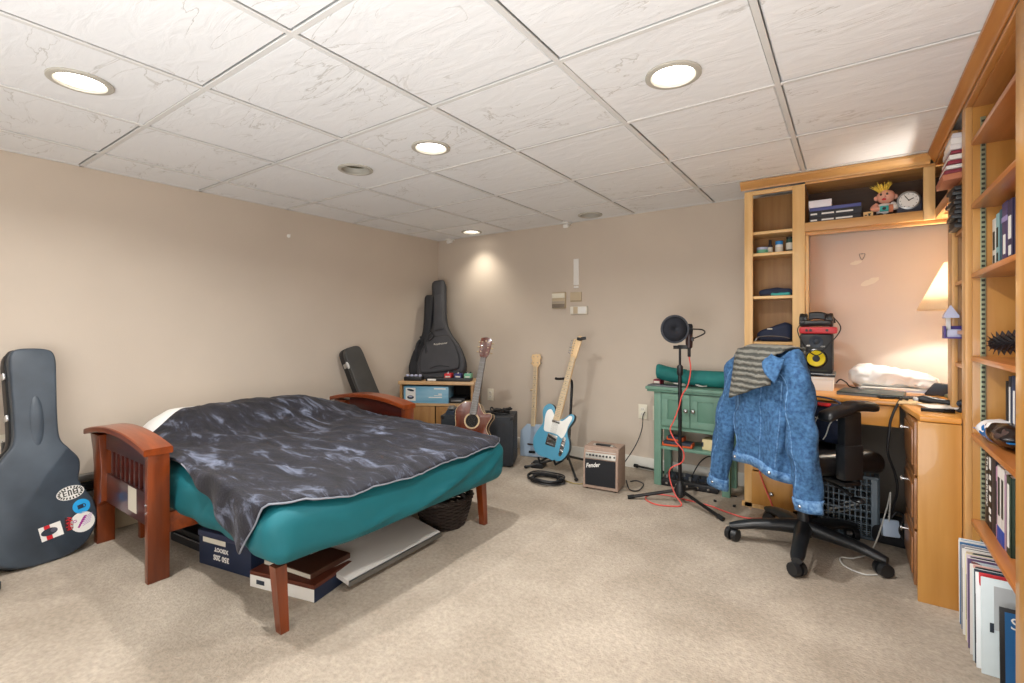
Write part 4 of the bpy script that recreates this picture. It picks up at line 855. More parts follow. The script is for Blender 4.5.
# pale blue banjo-like guitar
p0, p1 = V((-2.28, 3.56, .004)), V((-2.345, 3.735, .895)); m = axes(p0, p1, (.12, -1, 0)); L = (p1-p0).length
t = thing('travel_banjo', 'pale blue banjo with a maple neck leaning on the back wall', 'banjo', m=m)
bo = [(p.x, p.y) for p in cat([(-.11, 0, 0), (.11, 0, 0), (.118, .008, 0), (.125, .1, 0), (.125, .215, 0), (.12, .225, 0), (.07, .275, 0), (.06, .28, 0), (-.06, .28, 0), (-.07, .275, 0), (-.12, .225, 0), (-.125, .215, 0), (-.125, .1, 0), (-.118, .008, 0)], 2, True)]
MB().prism(bo, -.06, 0, .006).build('body', 'skyb', t, local=True, smooth=40)
MB().box(-.045, .045, .1, .112, 0, .012, .003).build('bridge', 'rosew', t, local=True); MB().box(-.03, .03, .03, .05, 0, .01, .003).build('tailpiece', 'blackm', t, local=True)
MB().prism([(-.02, .27), (.02, .27), (.018, L-.12), (-.018, L-.12)], -.014, .008, .003).build('neck', 'maple', t, local=True)
fb = MB().prism([(-.02, .26), (.02, .26), (.018, L-.12), (-.018, L-.12)], .008, .011, .001).build('fretboard', 'mapled', t, local=True)
b = MB()
for i in range(17):
    y = L-.12-(L-.12-.06)*(1-2**(-(i+1)/12)); b.box(-.018, .018, y-.001, y+.001, .011, .0122, 0)
b.build('fret', 'steel', fb, local=True)
b = MB()
for i in (3, 5, 7, 9, 12): y = L-.12-(L-.18)*(1-2**(-(i-.5)/12)); b.cyl((0, y, .011), (0, y, .0116), .004, n=10)
b.build('inlay', 'hole', fb, local=True)
MB().prism([(-.018, L-.125), (.018, L-.125), (.046, L-.09), (.036, L-.062), (.05, L-.035), (.036, L-.004), (.012, L-.008), (0, L), (-.012, L-.008), (-.036, L-.004), (-.05, L-.035), (-.036, L-.062), (-.046, L-.09)], -.012, .004, .002).build('headstock', 'maple', t, local=True)
tuners(t, (L-.085, L-.03), (-.034, .034), .003); MB().ell((-.035, L-.33, -.004), .016, .008, .01).build('fifth_string_peg', 'cream', t, local=True); strings(t, .014, .011, .04, L-.11, 5, .013, .015)
# solid electric
p0, p1 = V((-1.955, 3.27, .105)), V((-1.79, 3.50, 1.07)); m = axes(p0, p1, (-.02, -1, 0)); L = (p1-p0).length; ELM = m
t = thing('electric_guitar', 'light blue electric guitar with white pickguard and maple neck on a black stand', 'guitar', m=m)
eb = [(p.x, p.y) for p in cat([(0, .003, 0), (.07, .0, 0), (.13, .03, 0), (.163, .10, 0), (.152, .17, 0), (.12, .225, 0), (.112, .265, 0), (.126, .305, 0), (.14, .34, 0), (.139, .372, 0), (.122, .386, 0), (.097, .38, 0), (.075, .358, 0), (.055, .335, 0), (.03, .322, 0), (-.025, .325, 0), (-.03, .36, 0), (-.055, .40, 0), (-.1, .415, 0), (-.138, .385, 0), (-.145, .34, 0), (-.122, .28, 0), (-.12, .24, 0), (-.15, .175, 0), (-.163, .1, 0), (-.13, .03, 0), (-.07, .0, 0)], 5, True)]
b = MB().prism(eb, -.043, .002, .004); b.build('body', 'blue', t, local=True, smooth=45)
MB().prism([(x*1.004, y*1.002) for x, y in eb], -.038, -.006, .0005).build('body_side', mat('dark body edge', '#23323c', .4), t, local=True, smooth=45)
pg = [(p.x, p.y) for p in cat([(.105, .235, 0), (.11, .29, 0), (.124, .338, 0), (.124, .362, 0), (.113, .371, 0), (.096, .365, 0), (.078, .343, 0), (.052, .315, 0), (.03, .312, 0), (-.03, .312, 0), (-.035, .34, 0), (-.07, .375, 0), (-.1, .36, 0), (-.11, .32, 0), (-.1, .25, 0), (-.085, .2, 0), (-.03, .2, 0), (.04, .2, 0), (.085, .185, 0)], 4, True)]
MB().prism(pg, .0021, .0045, .0008).build('pickguard', 'pearl', t, local=True)
q = MB().prism([(-.045, .1), (.045, .1), (.045, .19), (-.045, .19)], .002, .006, .001).build('bridge_plate', 'chrome', t, local=True)
for i in range(3): MB().cyl((-.022+i*.022-.008, .115, .01), (-.022+i*.022+.008, .115, .01), .006).build('saddle', 'steel', q, local=True)
MB().box(-.038, .038, -.009, .009, .005, .011, .003, m=T(0, .165, 0) @ R(-14)).build('bridge_pickup', 'black', q, local=True)
MB().box(-.035, .035, .285, .303, .004, .012, .004).build('neck_pickup', 'chrome', t, local=True)
q = MB().prism([(p.x, p.y) for p in cat([(.09, .06, 0), (.118, .065, 0), (.12, .185, 0), (.092, .19, 0)], 3, True)], .002, .005, .0008).build('control_plate', 'chrome', t, local=True)
for y in (.09, .13): MB().lathe([(.011, 0), (.011, .014), (.008, .017), (.001, .017)], 16, m=T(.106, y, .005)).build('control_knob', 'chrome', q, local=True)
MB().box(.102, .108, .163, .172, .004, .02, .001).build('selector_switch', 'black', q, local=True)
MB().prism([(-.028, .305), (.028, .305), (.021, L-.185), (-.021, L-.185)], -.012, .009, .003).build('neck', 'maple', t, local=True)
fb = MB().prism([(-.028, .305), (.028, .305), (.0215, L-.185), (-.0215, L-.185)], .009, .0135, .001).build('fretboard', 'mapled', t, local=True)
b = MB()
for i in range(21):
    y = L-.185-(L-.185-.135)*(1-2**(-(i+1)/12)); b.box(-.023, .023, y-.001, y+.001, .0135, .0147, 0)
b.build('fret', 'steel', fb, local=True)
b = MB()
for i in (3, 5, 7, 9, 12, 15): y = L-.185-(L-.185-.135)*(1-2**(-(i-.5)/12)); b.cyl((0, y, .0135), (0, y, .014), .0035, n=10)
b.build('inlay', 'hole', fb, local=True)
MB().prism([(p.x, p.y) for p in cat([(-.021, L-.19, 0), (.021, L-.19, 0), (.026, L-.165, 0), (.03, L-.1, 0), (.034, L-.04, 0), (.03, L-.01, 0), (.012, L, 0), (-.004, L-.012, 0), (-.012, L-.03, 0), (-.034, L-.04, 0), (-.036, L-.06, 0), (-.03, L-.16, 0), (-.026, L-.175, 0)], 4, True)], -.01, .004, .002).build('headstock', 'maple', t, local=True)
for i in range(6):
    y = L-.155+i*.021; q = MB().cyl((-.018, y, .003), (-.018, y, .018), .004, n=10).build('tuning_peg', 'chrome', t, local=True); MB().ell((-.05, y, -.004), .011, .006, .008, 10, 6).build('peg_button', 'chrome', q, local=True)
strings(t, .026, .018, .115, L-.17, 6, .014, .018)
tc_ = thing('clip_tuner', 'black clip-on tuner on the tip of the light blue guitar headstock', 'tuner', m=ELM @ T(.025, L-.03, .004))
MB().box(-.03, .01, -.012, .012, .0, .014, .004).build('clamp', 'black', tc_, local=True); MB().box(.005, .05, -.01, .014, .004, .018, .004, m=R(18)).build('display', 'black', tc_, local=True)
t = thing('tall_guitar_stand', 'black tripod guitar stand carrying the light blue electric guitar', 'guitar stand', (-1.86, 3.42, 0))
hub = V((-1.86, 3.44, .10))
MB().tube([hub-V((0, 0, .03)), (-1.855, 3.50, .66)], .011, 10).build('upright', 'blackm', t)
MB().tube(cat([(-1.855, 3.5, .65), (-1.862, 3.5, .70), (-1.90, 3.49, .715), (-1.95, 3.44, .715), (-1.965, 3.42, .72)], 5), .011, 8).build('neck_rest', 'rubber', t)
for e in ((-2.14, 3.25, .012), (-1.655, 3.19, .012), (-1.80, 3.70, .012)):
    l_ = MB().tube([hub, V(e)], .010, 8).build('leg', 'blackm', t); MB().ell(e, .016, .016, .012).build('rubber_foot', 'rubber', l_)
b = MB().tube([hub, (-1.86, 3.37, .095), (-1.99, 3.33, .09), (-1.99, 3.22, .085), (-1.99, 3.2, .12)], .009, 8).tube([(-1.86, 3.37, .095), (-1.85, 3.33, .09), (-1.85, 3.22, .085), (-1.85, 3.2, .12)], .009, 8); b.build('body_cradle', 'rubber', t)
t = thing('foot_pedal', 'small black pedal on the carpet behind the light blue guitar', 'pedal', m=T(-2.08, 3.35, 0) @ R(15))
MB().box(-.05, .05, -.06, .06, 0, .04, .008).build('housing', 'black', t, local=True); MB().box(-.035, .035, -.055, .0, .04, .05, .004).build('treadle', 'rubber', t, local=True)
b = MB(); pts = []
for k in range(150):
    a = k*.30; n_ = a//(2*PI); r = .098+.018*math.sin(n_*2.4)+.004*math.sin(k*.7); pts.append((-1.835+r*1.2*math.cos(a)+.012*math.sin(n_*1.7), 3.06+r*math.sin(a)+.01*math.cos(n_*2.1), .008+.03*(k/150)+.004*math.sin(k*.9)))
pts += [(-1.9, 3.12, .03), (-1.96, 3.15, .012), (-2.0, 3.13, .007)]
tag(b.tube(cat(pts, 2), .0055, 6).build('instrument_cable', 'cable'), 'coil of black cable on the carpet in front of the light blue guitar', 'cable')
tag(MB().tube(cat([(-1.93, 3.2, .006), (-1.8, 3.17, .006), (-1.65, 3.12, .006), (-1.56, 3.16, .006)], 6), .004, 6).build('patch_cable', mat('dull yellow cable', '#8d7a44', .5)), 'thin yellowish cable on the carpet running to the small amplifier', 'cable')
# ---------------------------------------------------------------- small amp
ang = math.degrees(math.atan2(3.11-3.082, -1.298+1.547)); m = T(-1.547, 3.082, 0) @ R(ang)
t = thing('guitar_amplifier', 'small taupe guitar amplifier with a black grille on the carpet', 'amplifier', m=m)
w, dp, h = .25, .19, .297
b = MB(); sec = [(0, .012), (0, .07), (.002, .2), (.022, h-.006), (.03, h), (dp, h), (dp, .012)]
b.prism(sec, 0, w, .006, m=frame_m((0, 0, 0), (0, 1, 0), (0, 0, 1), (1, 0, 0))); b.build('cabinet', 'tweed', t, local=True)
MB().box(.016, w-.016, -.004, .006, .032, .212, .003).build('grille', 'grille', t, local=True)
cm = T(0, .004, .212) @ R(-13, 'X')
cp_ = MB().box(.016, w-.016, -.006, .006, .006, .058, .002, m=cm).build('control_panel', 'silver', t, local=True)
MB().box(.016, w-.016, -.0068, -.004, .045, .055, .0005, m=cm).build('legend_strip', 'tweed', cp_, local=True)
for i in range(7): MB().cyl((.052+i*.024, -.004, .028), (.052+i*.024, -.016, .028), .0075, .0065, 14, m=cm).build('control_knob', 'black', cp_, local=True)
for x in (.03, .225): MB().cyl((x, -.004, .028), (x, -.01, .028), .006, n=12, m=cm).build('jack_socket', 'chrome' if x < .1 else 'black', cp_, local=True)
text('Fender', .043, 'paper', t, frame_m((.072, -.0045, .172), (.97, 0, .17), (-.17, 0, .97), (0, -1, 0)), shear=.35, bold=.0007, sx=.85)
q = MB().box(.07, .18, .065, .095, h-.002, h+.012, .005).build('carry_handle', 'leather', t, local=True)
for x in (.066, .184): MB().box(x-.012, x+.012, .066, .094, h-.001, h+.008, .003).build('handle_cap', 'silver', q, local=True)
MB().cyl((.215, .06, h-.002), (.215, .06, h+.008), .008).build('input_jack', 'chrome', t, local=True)
for x in (.02, w-.02):
    for y in (.025, dp-.025): MB().cyl((x, y, 0), (x, y, .014), .011).build('foot', 'rubber', t, local=True)
for x in (.008, w-.008):
    MB().box(x-.01, x+.01, -.003, .02, .01, .03, .005).build('corner_guard', 'tweed', t, local=True)
tag(MB().tube(cat([(-1.29, 3.24, .06), (-1.25, 3.2, .015), (-1.2, 3.23, .008), (-1.19, 3.31, .03), (-1.24, 3.32, .045), (-1.28, 3.29, .04)], 8), .005, 6).build('power_cable', 'cable'), 'black power cord looped beside the small taupe amplifier', 'cord')
tag(MB().tube(cat([(-1.34, 3.76, .46), (-1.335, 3.70, .44), (-1.33, 3.66, .34), (-1.36, 3.6, .22), (-1.4, 3.45, .1), (-1.36, 3.28, .09)], 8), .004, 6).build('power_cable', 'cable'), 'thin black cord hanging from the wall outlet to the amplifier', 'cord')
# ---------------------------------------------------------------- green cabinet
t = thing('green_side_cabinet', 'sage green side cabinet with two doors over an open shelf', 'cabinet', (-.9, 3.6, 0))
gx0, gx1, gy0, gy1 = -1.165, -.655, 3.455, 3.735
MB().box(gx0-.055, gx1+.05, gy0-.03, gy1+.03, .688, .71, .005).build('top', 'green', t)
MB().box(gx0-.045, gx1+.04, gy0-.022, gy1+.02, .673, .688, .003).build('top_moulding', 'greend', t)
for x in (gx0, gx1-.05):
    for y in (gy0, gy1-.05): MB().box(x, x+.05, y, y+.05, 0, .674, .003).build('leg', 'green', t)
MB().box(gx0+.05, gx1-.05, gy0+.006, gy0+.018, .42, .674, .001).build('front_frame', 'greend', t); MB().box(gx0+.01, gx0+.022, gy0+.05, gy1-.05, .41, .674, .001).build('side_panel', 'green', t); MB().box(gx1-.022, gx1-.01, gy0+.05, gy1-.05, .41, .674, .001).build('side_panel', 'green', t)
MB().box(gx0+.05, gx1-.05, gy1-.02, gy1-.01, .41, .674, .001).build('back_panel', 'green', t)
MB().box(gx0+.04, gx1-.04, gy0+.008, gy1-.01, .405, .425, .002).build('cabinet_floor', 'green', t); MB().box(gx0+.02, gx1-.02, gy0+.008, gy1-.01, .262, .283, .003).build('open_shelf', 'green', t)
xm = (gx0+gx1)/2
for s in (0, 1):
    x0, x1 = (gx0+.055, xm-.003) if s == 0 else (xm+.003, gx1-.055)
    b = MB(); z0, z1 = .435, .666
    b.box(x0, x1, gy0-.006, gy0+.006, z0, z0+.045, .003).box(x0, x1, gy0-.006, gy0+.006, z1-.045, z1, .003).box(x0, x0+.045, gy0-.006, gy0+.006, z0+.04, z1-.04, .003).box(x1-.045, x1, gy0-.006, gy0+.006, z0+.04, z1-.04, .003)
    d = b.build('door', 'green', t); MB().box(x0+.04, x1-.04, gy0, gy0+.006, z0+.04, z1-.04, .001).build('door_panel', 'greend', d)
    kx = x1-.022 if s == 0 else x0+.022
    k = MB().cyl((kx, gy0-.006, .555), (kx, gy0-.02, .555), .005); k.ell((kx, gy0-.028, .555), .016, .011, .016); k.build('knob', 'chrome', d)
tz = .71
t = thing('bolster_pillow', 'teal rolled pillow lying across the green cabinet top', 'pillow', (-.9, 3.6, tz))
MB().tube([V(p) for p in cat([(-1.185, 3.56, tz+.10), (-1.16, 3.565, tz+.098), (-1.1, 3.57, tz+.082), (-1.0, 3.58, tz+.066), (-.96, 3.58, tz+.06)], 5)], [.025, .042, .05, .052]+[.054]*11+[.058]*3+[.05]*3, 18).build('pillow_half', 'tealp', t, smooth=180)
pp = cat([(-.99, 3.58, tz+.056), (-.95, 3.58, tz+.058), (-.85, 3.585, tz+.06), (-.72, 3.59, tz+.06), (-.63, 3.59, tz+.06), (-.6, 3.59, tz+.06)], 5)
MB().tube(pp, [.035, .05]+[.058]*(len(pp)-4)+[.05, .02], 18).build('pillow_half', 'tealp', t, smooth=180)
t = thing('small_red_box', 'small dark red box propping up the left end of the teal pillow', 'box', m=T(-1.17, 3.57, tz) @ R(-10))
MB().box(-.025, .03, -.03, .03, 0, .04, .003).build('box_body', 'maroon', t, local=True); MB().box(-.02, .025, -.0312, -.029, .012, .028, 0).build('label', 'lbl', t, local=True)
t = thing('closed_tablet', 'flat grey tablet on the left end of the green cabinet top', 'tablet', m=T(-1.1, 3.48, tz+.001) @ R(-3))
MB().box(-.11, .11, -.035, .06, 0, .009, .003).build('body', 'greyp', t, local=True); MB().box(-.1, .1, -.03, .055, .009, .0095, 0).build('screen', 'slate', t, local=True)
for i, (x, c) in enumerate(((-1.0, 'wcable'), (-.9, 'cable'), (-.85, 'wcable'))):
    pts = [(x+.09*(random.random()-.5), 3.48+.05*random.random(), tz+.008+.02*random.random()) for k in range(6)]
    tag(MB().tube(cat(pts, 6), .003, 5).build('thin_cable', c), ['thin white cable loop on the green cabinet top near the microphone stand', 'thin black cable tangle on the middle of the green cabinet top', 'thin white cable in front of the right half of the teal pillow'][i], 'cable')
def drive(p, a, w, d, h, lb):
    t = thing('rugged_drive', lb, 'hard drive', m=T(*p) @ R(a))
    MB().box(-w/2, w/2, -d/2, d/2, 0, h, .01).build('rubber_sleeve', 'orangep', t, local=True); MB().box(-w/2+.008, w/2-.008, -d/2-.0005, d/2-.008, h*.35, h+.003, .006).build('case', 'slate', t, local=True)
drive((-1.01, 3.52, .284), 3, .21, .09, .032, 'long orange and grey portable drive on the green cabinet shelf'); drive((-1.03, 3.545, .319), -4, .12, .085, .03, 'short orange and grey portable drive stacked on the long one')
t = thing('kraft_carton', 'small pale yellow carton on the right of the green cabinet shelf', 'box', m=T(-.80, 3.55, .284) @ R(-12))
MB().box(-.04, .05, -.04, .05, 0, .075, .003).build('box_body', hexmat('#d9c79a'), t, local=True); MB().box(-.042, -.03, -.042, .03, .02, .05, .001).build('dark_label', 'slate', t, local=True)
t = thing('mixer', 'black multi-knob effects unit on the carpet under the green cabinet', 'effects unit', m=T(-.93, 3.56, 0) @ R(3))
MB().box(-.19, .19, -.09, .11, 0, .05, .008).build('housing', 'black', t, local=True); MB().box(-.185, .185, -.07, .1, .05, .058, .003, m=T(0, 0, -.006) @ R(5, 'X')).build('face_plate', 'slate', t, local=True)
for i in range(7):
    for j in range(2): MB().cyl((-.16+i*.053, -.04+j*.07, .05), (-.16+i*.053, -.04+j*.07, .075), .011, .009, 12).build('knob', 'black' if (i+j) % 3 else 'steel', t, local=True)
for i in range(5): MB().cyl((-.15+i*.07, -.09, .025), (-.15+i*.07, -.1, .025), .008, n=10).build('jack', 'chrome', t, local=True)
tag(MB().tube(cat([(-.95, 3.66, .05), (-.9, 3.7, .15), (-.82, 3.68, .2), (-.76, 3.6, .12), (-.7, 3.52, .01), (-.62, 3.5, .006)], 8), .004, 6).build('power_cable', 'cable'), 'thin black cord rising behind the effects unit under the green cabinet', 'cord')
t = thing('metal_floor_bar', 'thin black metal bar with a rubber end lying beside the green cabinet leg', 'bar', (-1.4, 3.72, 0))
MB().tube([(-1.40, 3.735, .03), (-1.17, 3.66, .035), (-.98, 3.40, .03)] if 0 else [(-1.40, 3.735, .028), (-1.0, 3.69, .02)], .009, 8).build('tube', 'blackm', t); MB().cyl((-1.42, 3.738, .028), (-1.39, 3.733, .028), .014).build('rubber_end', 'rubber', t)
# ---------------------------------------------------------------- microphone stand
hx, hy = -.905, 3.19
t = thing('microphone_stand', 'black tripod microphone stand in front of the green cabinet', 'microphone stand', (hx, hy, 0))
MB().tube([(hx, hy, .06), (hx, hy, .86)], .012, 12).build('lower_pole', 'blackm', t); MB().tube([(hx, hy, .84), (hx, hy, 1.0)], .008, 12).build('upper_pole', 'blackm', t)
MB().lathe([(.012, .82), (.019, .83), (.019, .88), (.012, .89)], 16, m=T(hx, hy, 0)).build('clutch', 'black', t); MB().lathe([(.014, .03), (.034, .05), (.036, .085), (.022, .12), (.014, .14)], 20, m=T(hx, hy, 0)).build('hub', 'black', t)
for e in ((-1.195, 3.06, .014), (-.617, 3.026, .014), (-.87, 3.50, .014)):
    q = MB().tube([(hx+(e[0]-hx)*.06, hy+(e[1]-hy)*.06, .078), e], .011, 8).build('leg', 'blackm', t); d = (V(e)-V((hx, hy, .08))).normalized(); MB().tube([V(e)-d*.03, V(e)+d*.012], .014, 8).build('rubber_foot', 'rubber', q)
cl = MB().box(hx-.012, hx+.05, hy-.012, hy+.012, .995, 1.02, .004).build('swivel', 'black', t); MB().cyl((hx-.01, hy-.0, 1.005), (hx-.04, hy-.01, 1.005), .011).build('wing_knob', 'black', cl)
mt_ = thing('microphone', 'dark condenser microphone clamped on the tripod stand', 'microphone', (hx+.055, hy+.01, 1.02))
mx_, my_ = hx+.055, hy+.01
MB().lathe([(.012, 1.0), (.02, 1.005), (.022, 1.03), (.022, 1.09)], 20, m=T(mx_, my_, 0)).build('body', hexmat('#2a1618', .4), mt_); MB().lathe([(.022, 1.09), (.023, 1.1), (.023, 1.14), (.018, 1.155), (.002, 1.158)], 20, m=T(mx_, my_, 0)).build('grille', 'grille', mt_)
MB().lathe([(.008, .945), (.01, .95), (.01, .99), (.012, 1.002)], 14, m=T(mx_, my_, 0)).build('xlr_plug', 'black', mt_)
pf = thing('pop_filter', 'round black pop filter in front of the microphone', 'pop filter', (hx-.02, hy-.08, 1.12))
pm = frame_m((hx-.008, hy-.085, 1.123), V((.82, .574, 0)), (0, 0, 1), V((.574, -.82, 0)))
MB().lathe([(.079, -.006), (.088, -.007), (.091, 0), (.088, .007), (.079, .006), (.079, -.006)], 44, m=pm, cap=(0, 0)).build('hoop', hexmat('#3b4048', .4), pf); MB().lathe([(.0005, 0), (.081, 0)], 40, m=pm, cap=(0, 0)).build('mesh_screen', hexmat('#1d2028', .9), pf, solid=.002)
MB().tube(cat([pm @ V((.088, -.0, 0)), pm @ V((.13, .0, -.0)), pm @ V((.185, -.005, -.02)), pm @ V((.205, -.025, -.04)), pm @ V((.18, -.045, -.06)), (mx_+.02, my_, 1.06)], 6), .0045, 8).build('gooseneck', 'black', pf); MB().box(mx_-.008, mx_+.028, my_-.014, my_+.014, 1.045, 1.072, .004).build('clamp', 'black', pf)
pts = [(mx_, my_, .945), (mx_+.012, my_-.01, .86), (mx_-.005, my_-.015, .76), (hx+.02, hy-.02, .70), (hx-.0, hy-.025, .62), (hx-.03, hy-.03, .53), (hx-.055, hy-.025, .47), (hx-.02, hy-.03, .40), (hx+.03, hy-.03, .34), (hx+.02, hy-.02, .27), (hx-.05, hy-.03, .22), (hx-.06, hy-.02, .15), (hx-.02, hy-.04, .06), (hx+.03, hy-.07, .01), (hx-.03, hy-.12, .006), (hx-.12, hy-.14, .006), (hx-.2, hy-.08, .006), (hx-.2, hy+.02, .006), (hx-.1, hy+.07, .006), (hx+.06, hy+.05, .006), (hx+.18, hy+.03, .006), (-.62, 3.17, .006), (-.5, 3.14, .006), (-.4, 3.22, .006), (-.38, 3.31, .02), (-.42, 3.33, .12), (-.46, 3.32, .25), (-.47, 3.33, .4)]
tag(MB().tube(cat(pts, 6), .0042, 6).build('microphone_cable', 'rcable'), 'red cable winding down the microphone stand and across the carpet', 'cable')
for x, y in ((-.60, 3.30), (-.72, 3.33)): tag(MB().rbox((x, y, .008), (.02, .014, .014), .005, .005, lambda p: wobble(p, .003, 90)).build('carpet_scrap', 'black'), 'small black scrap on the carpet near the green cabinet', 'scrap', 'scraps on the carpet')
# ---------------------------------------------------------------- office chair
CC = V((-.195, 2.885, 0)); dv = V((.7071, .7071, 0)); lv = V((.7071, -.7071, 0))   # facing, its right
CM = frame_m(CC, lv, dv, (0, 0, 1))                       # local x = right, y = forward
t = thing('office_chair', 'black leather office chair turned towards the desk', 'chair', m=CM); CH = t
MB().lathe([(.035, .07), (.045, .075), (.045, .12), (.03, .14), (.028, .25), (.024, .26), (.024, .40)], 24).build('column', 'chairp', t, local=True)
invr = CM.inverted().to_3x3()
base = math.atan2(2.54-2.885, -.2+.195)
for k in range(5):
    a = base+2*PI*k/5; e = V((math.cos(a)*.335, math.sin(a)*.335, 0)); u = e.normalized(); sd = V((-u.y, u.x, 0)); rings = []
    for f, hw, z0, z1 in ((.08, .042, .075, .15), (.35, .036, .078, .142), (.7, .032, .074, .124), (.93, .031, .062, .104), (1.05, .022, .06, .09)):
        c = CC+e*f; rings.append([c+sd*hw*math.cos(q)+V((0, 0, (z0+z1)/2+(z1-z0)/2*math.sin(q))) for q in [2*PI*j/12 for j in range(12)]])
    MB().loft(rings).build('base_leg', 'chairp', t, smooth=60)
    c = CC+e; sw = V((math.cos(a+.9), math.sin(a+.9), 0)); ax_ = V((-sw.y, sw.x, 0))
    q = MB()
    for s in (-1, 1): q.cyl(c+ax_*s*.006+V((0, 0, .033)), c+ax_*s*.03+V((0, 0, .033)), .033, .03, 20)
    w_ = q.build('caster', 'chairp', t); MB().cyl(c+V((0, 0, .03)), c+V((0, 0, .075)), .008).tube([c-ax_*.02+V((0, 0, .055)), c+ax_*.02+V((0, 0, .055))], .012, 8).build('caster_housing', 'chairp', w_)
MB().box(-.13, .13, -.16, .14, .38, .435, .012).build('seat_plate', 'chairp', t, local=True)
MB().tube(cat([(.1, .02, .39), (.2, .03, .37), (.25, .04, .35)], 4), .008, 8).ell((.27, .045, .34), .035, .025, .012, 12, 6).build('tilt_lever', 'chairp', t, local=True)
MB().rbox((0, .02, .485), (.50, .49, .11), .05, .03, lambda p: V((p.x*(1-.08*max(0, (p.y-.05)/.2)), p.y, p.z-.02*max(0, (p.y-.17)/.1)+.012*((p.x/.25)**2)))).build('seat', 'leather', t, local=True, smooth=180)
MB().rbox((0, -.225, .775), (.37, .07, .43), .036, .03, lambda p: V((p.x*(1-.12*max(0, (p.z-.9)/.15)), p.y+.05*(p.x/.22)**2-.04*(p.z-.75), p.z))).build('backrest', 'leather', t, local=True, smooth=180)
MB().tube(cat([(0, -.05, .40), (0, -.15, .40), (0, -.215, .45), (0, -.225, .62)], 5), .022, 10, flat=1.6).build('back_bar', 'chairp', t, local=True)
for s in (-1, 1):
    b = MB(); x = s*.275
    b.rbox((x, -.01, .762), (.085, .27, .045), .02, .02, lambda p: V((p.x, p.y, p.z-1.1*(p.y-.04)**2+(.012 if p.y > 0 else 0))))
    a_ = b.build('armrest_pad', 'chairp', t, local=True, smooth=180)
    MB().box(x-.022, x+.022, -.05, .04, .50, .75, .01).build('armrest_post', 'chairp', t, local=True); MB().box(x-.027, x+.027, -.056, .046, .44, .60, .012).build('armrest_sleeve', 'chairp', t, local=True)
    MB().box(min(0.1*s, x), max(.1*s, x), -.03, .06, .405, .425, .006).build('armrest_bracket', 'chairp', t, local=True)
# jacket: local chair frame, origin at chair
JK = thing('denim_jacket', 'washed blue denim jacket hung over the back of the office chair', 'jacket', m=CM @ T(0, -.205, 0))
def jr(z, a):
    """jacket outline radius at height z and angle a in local frame"""
    k = max(0, (1.0-z)/.57)                            # 0 shoulder .. 1 hem
    hw = .222-.028*k; dp_ = .085+.02*k
    if z > .93: f = max(0, (1.02-z)/.09); hw *= .42+.58*math.sqrt(f); dp_ *= .5+.5*f
    ca, sa = math.cos(a), math.sin(a); e = .75
    x = hw*math.copysign(abs(ca)**e, ca); y = dp_*math.copysign(abs(sa)**e, sa)
    g = min(1, k*1.4)
    fold = .019*math.sin(a*6+1.5*math.sin(z*5)+.6)*g+.010*(1-2*abs(NZ.noise(V((x*7+z*3, y*7, z*4)))))*g+.015*NZ.noise(V((x*13, y*13, z*11)))+.006*NZ.noise(V((x*28, y*28, z*22)))
    n_ = V((x, y, 0)).normalized()
    return V((x, y+.02*k, z))+n_*fold
def hemz(a): return .435-.01*math.cos(a)+.012*math.sin(3*a)
NA, NZ_ = 72, 34
rings = []
for i in range(NZ_+1):
    u = i/NZ_
    rings.append([jr(hemz(2*PI*j/NA)+(1.02-hemz(2*PI*j/NA))*u, 2*PI*j/NA) for j in range(NA)])
MB().loft(rings, cap=(0, 1)).build('jacket_body', 'denim', JK, local=True, smooth=180, solid=.006)
def band(z0, z1, off, nm, ma, par):
    rr = []
    for z in (z0, (z0+z1)/2, z1): rr.append([(lambda p: p+V((p.x, p.y, 0)).normalized()*off)(jr(hemz(2*PI*j/NA)+z, 2*PI*j/NA)) for j in range(NA)])
    return MB().loft(rr, cap=(0, 0)).build(nm, ma, par, local=True, smooth=180, solid=.008)
wb = band(-.012, .035, .004, 'waistband', 'denimd', JK)
for a in (-1.1, -2.0): p = jr(hemz(a)+.012, a)*1.0; MB().ell(p+V((p.x, p.y, 0)).normalized()*.009, .009, .009, .009, 10, 8).build('button', 'chrome', wb, local=True)
def seam(a0, a1, z0, z1, off=.005):
    pts = []
    for i in range(25):
        u = i/24; a = a0+(a1-a0)*u; p = jr(z0+(z1-z0)*u, a); pts.append(p+V((p.x, p.y, 0)).normalized()*off)
    return pts
for a0, a1 in ((-1.45, -1.4), (-1.95, -2.15), (-.95, -.75)): MB().tube(seam(a0, a1, .47, .90), .003, 5).build('seam', 'denimd', JK, local=True)
pts = []
for i in range(40):
    a = -.3-2.5*i/39; p = jr(.88, a); pts.append(p+V((p.x, p.y, 0)).normalized()*.005)
MB().tube(pts, .0045, 5).build('yoke_seam', 'denimd', JK, local=True)
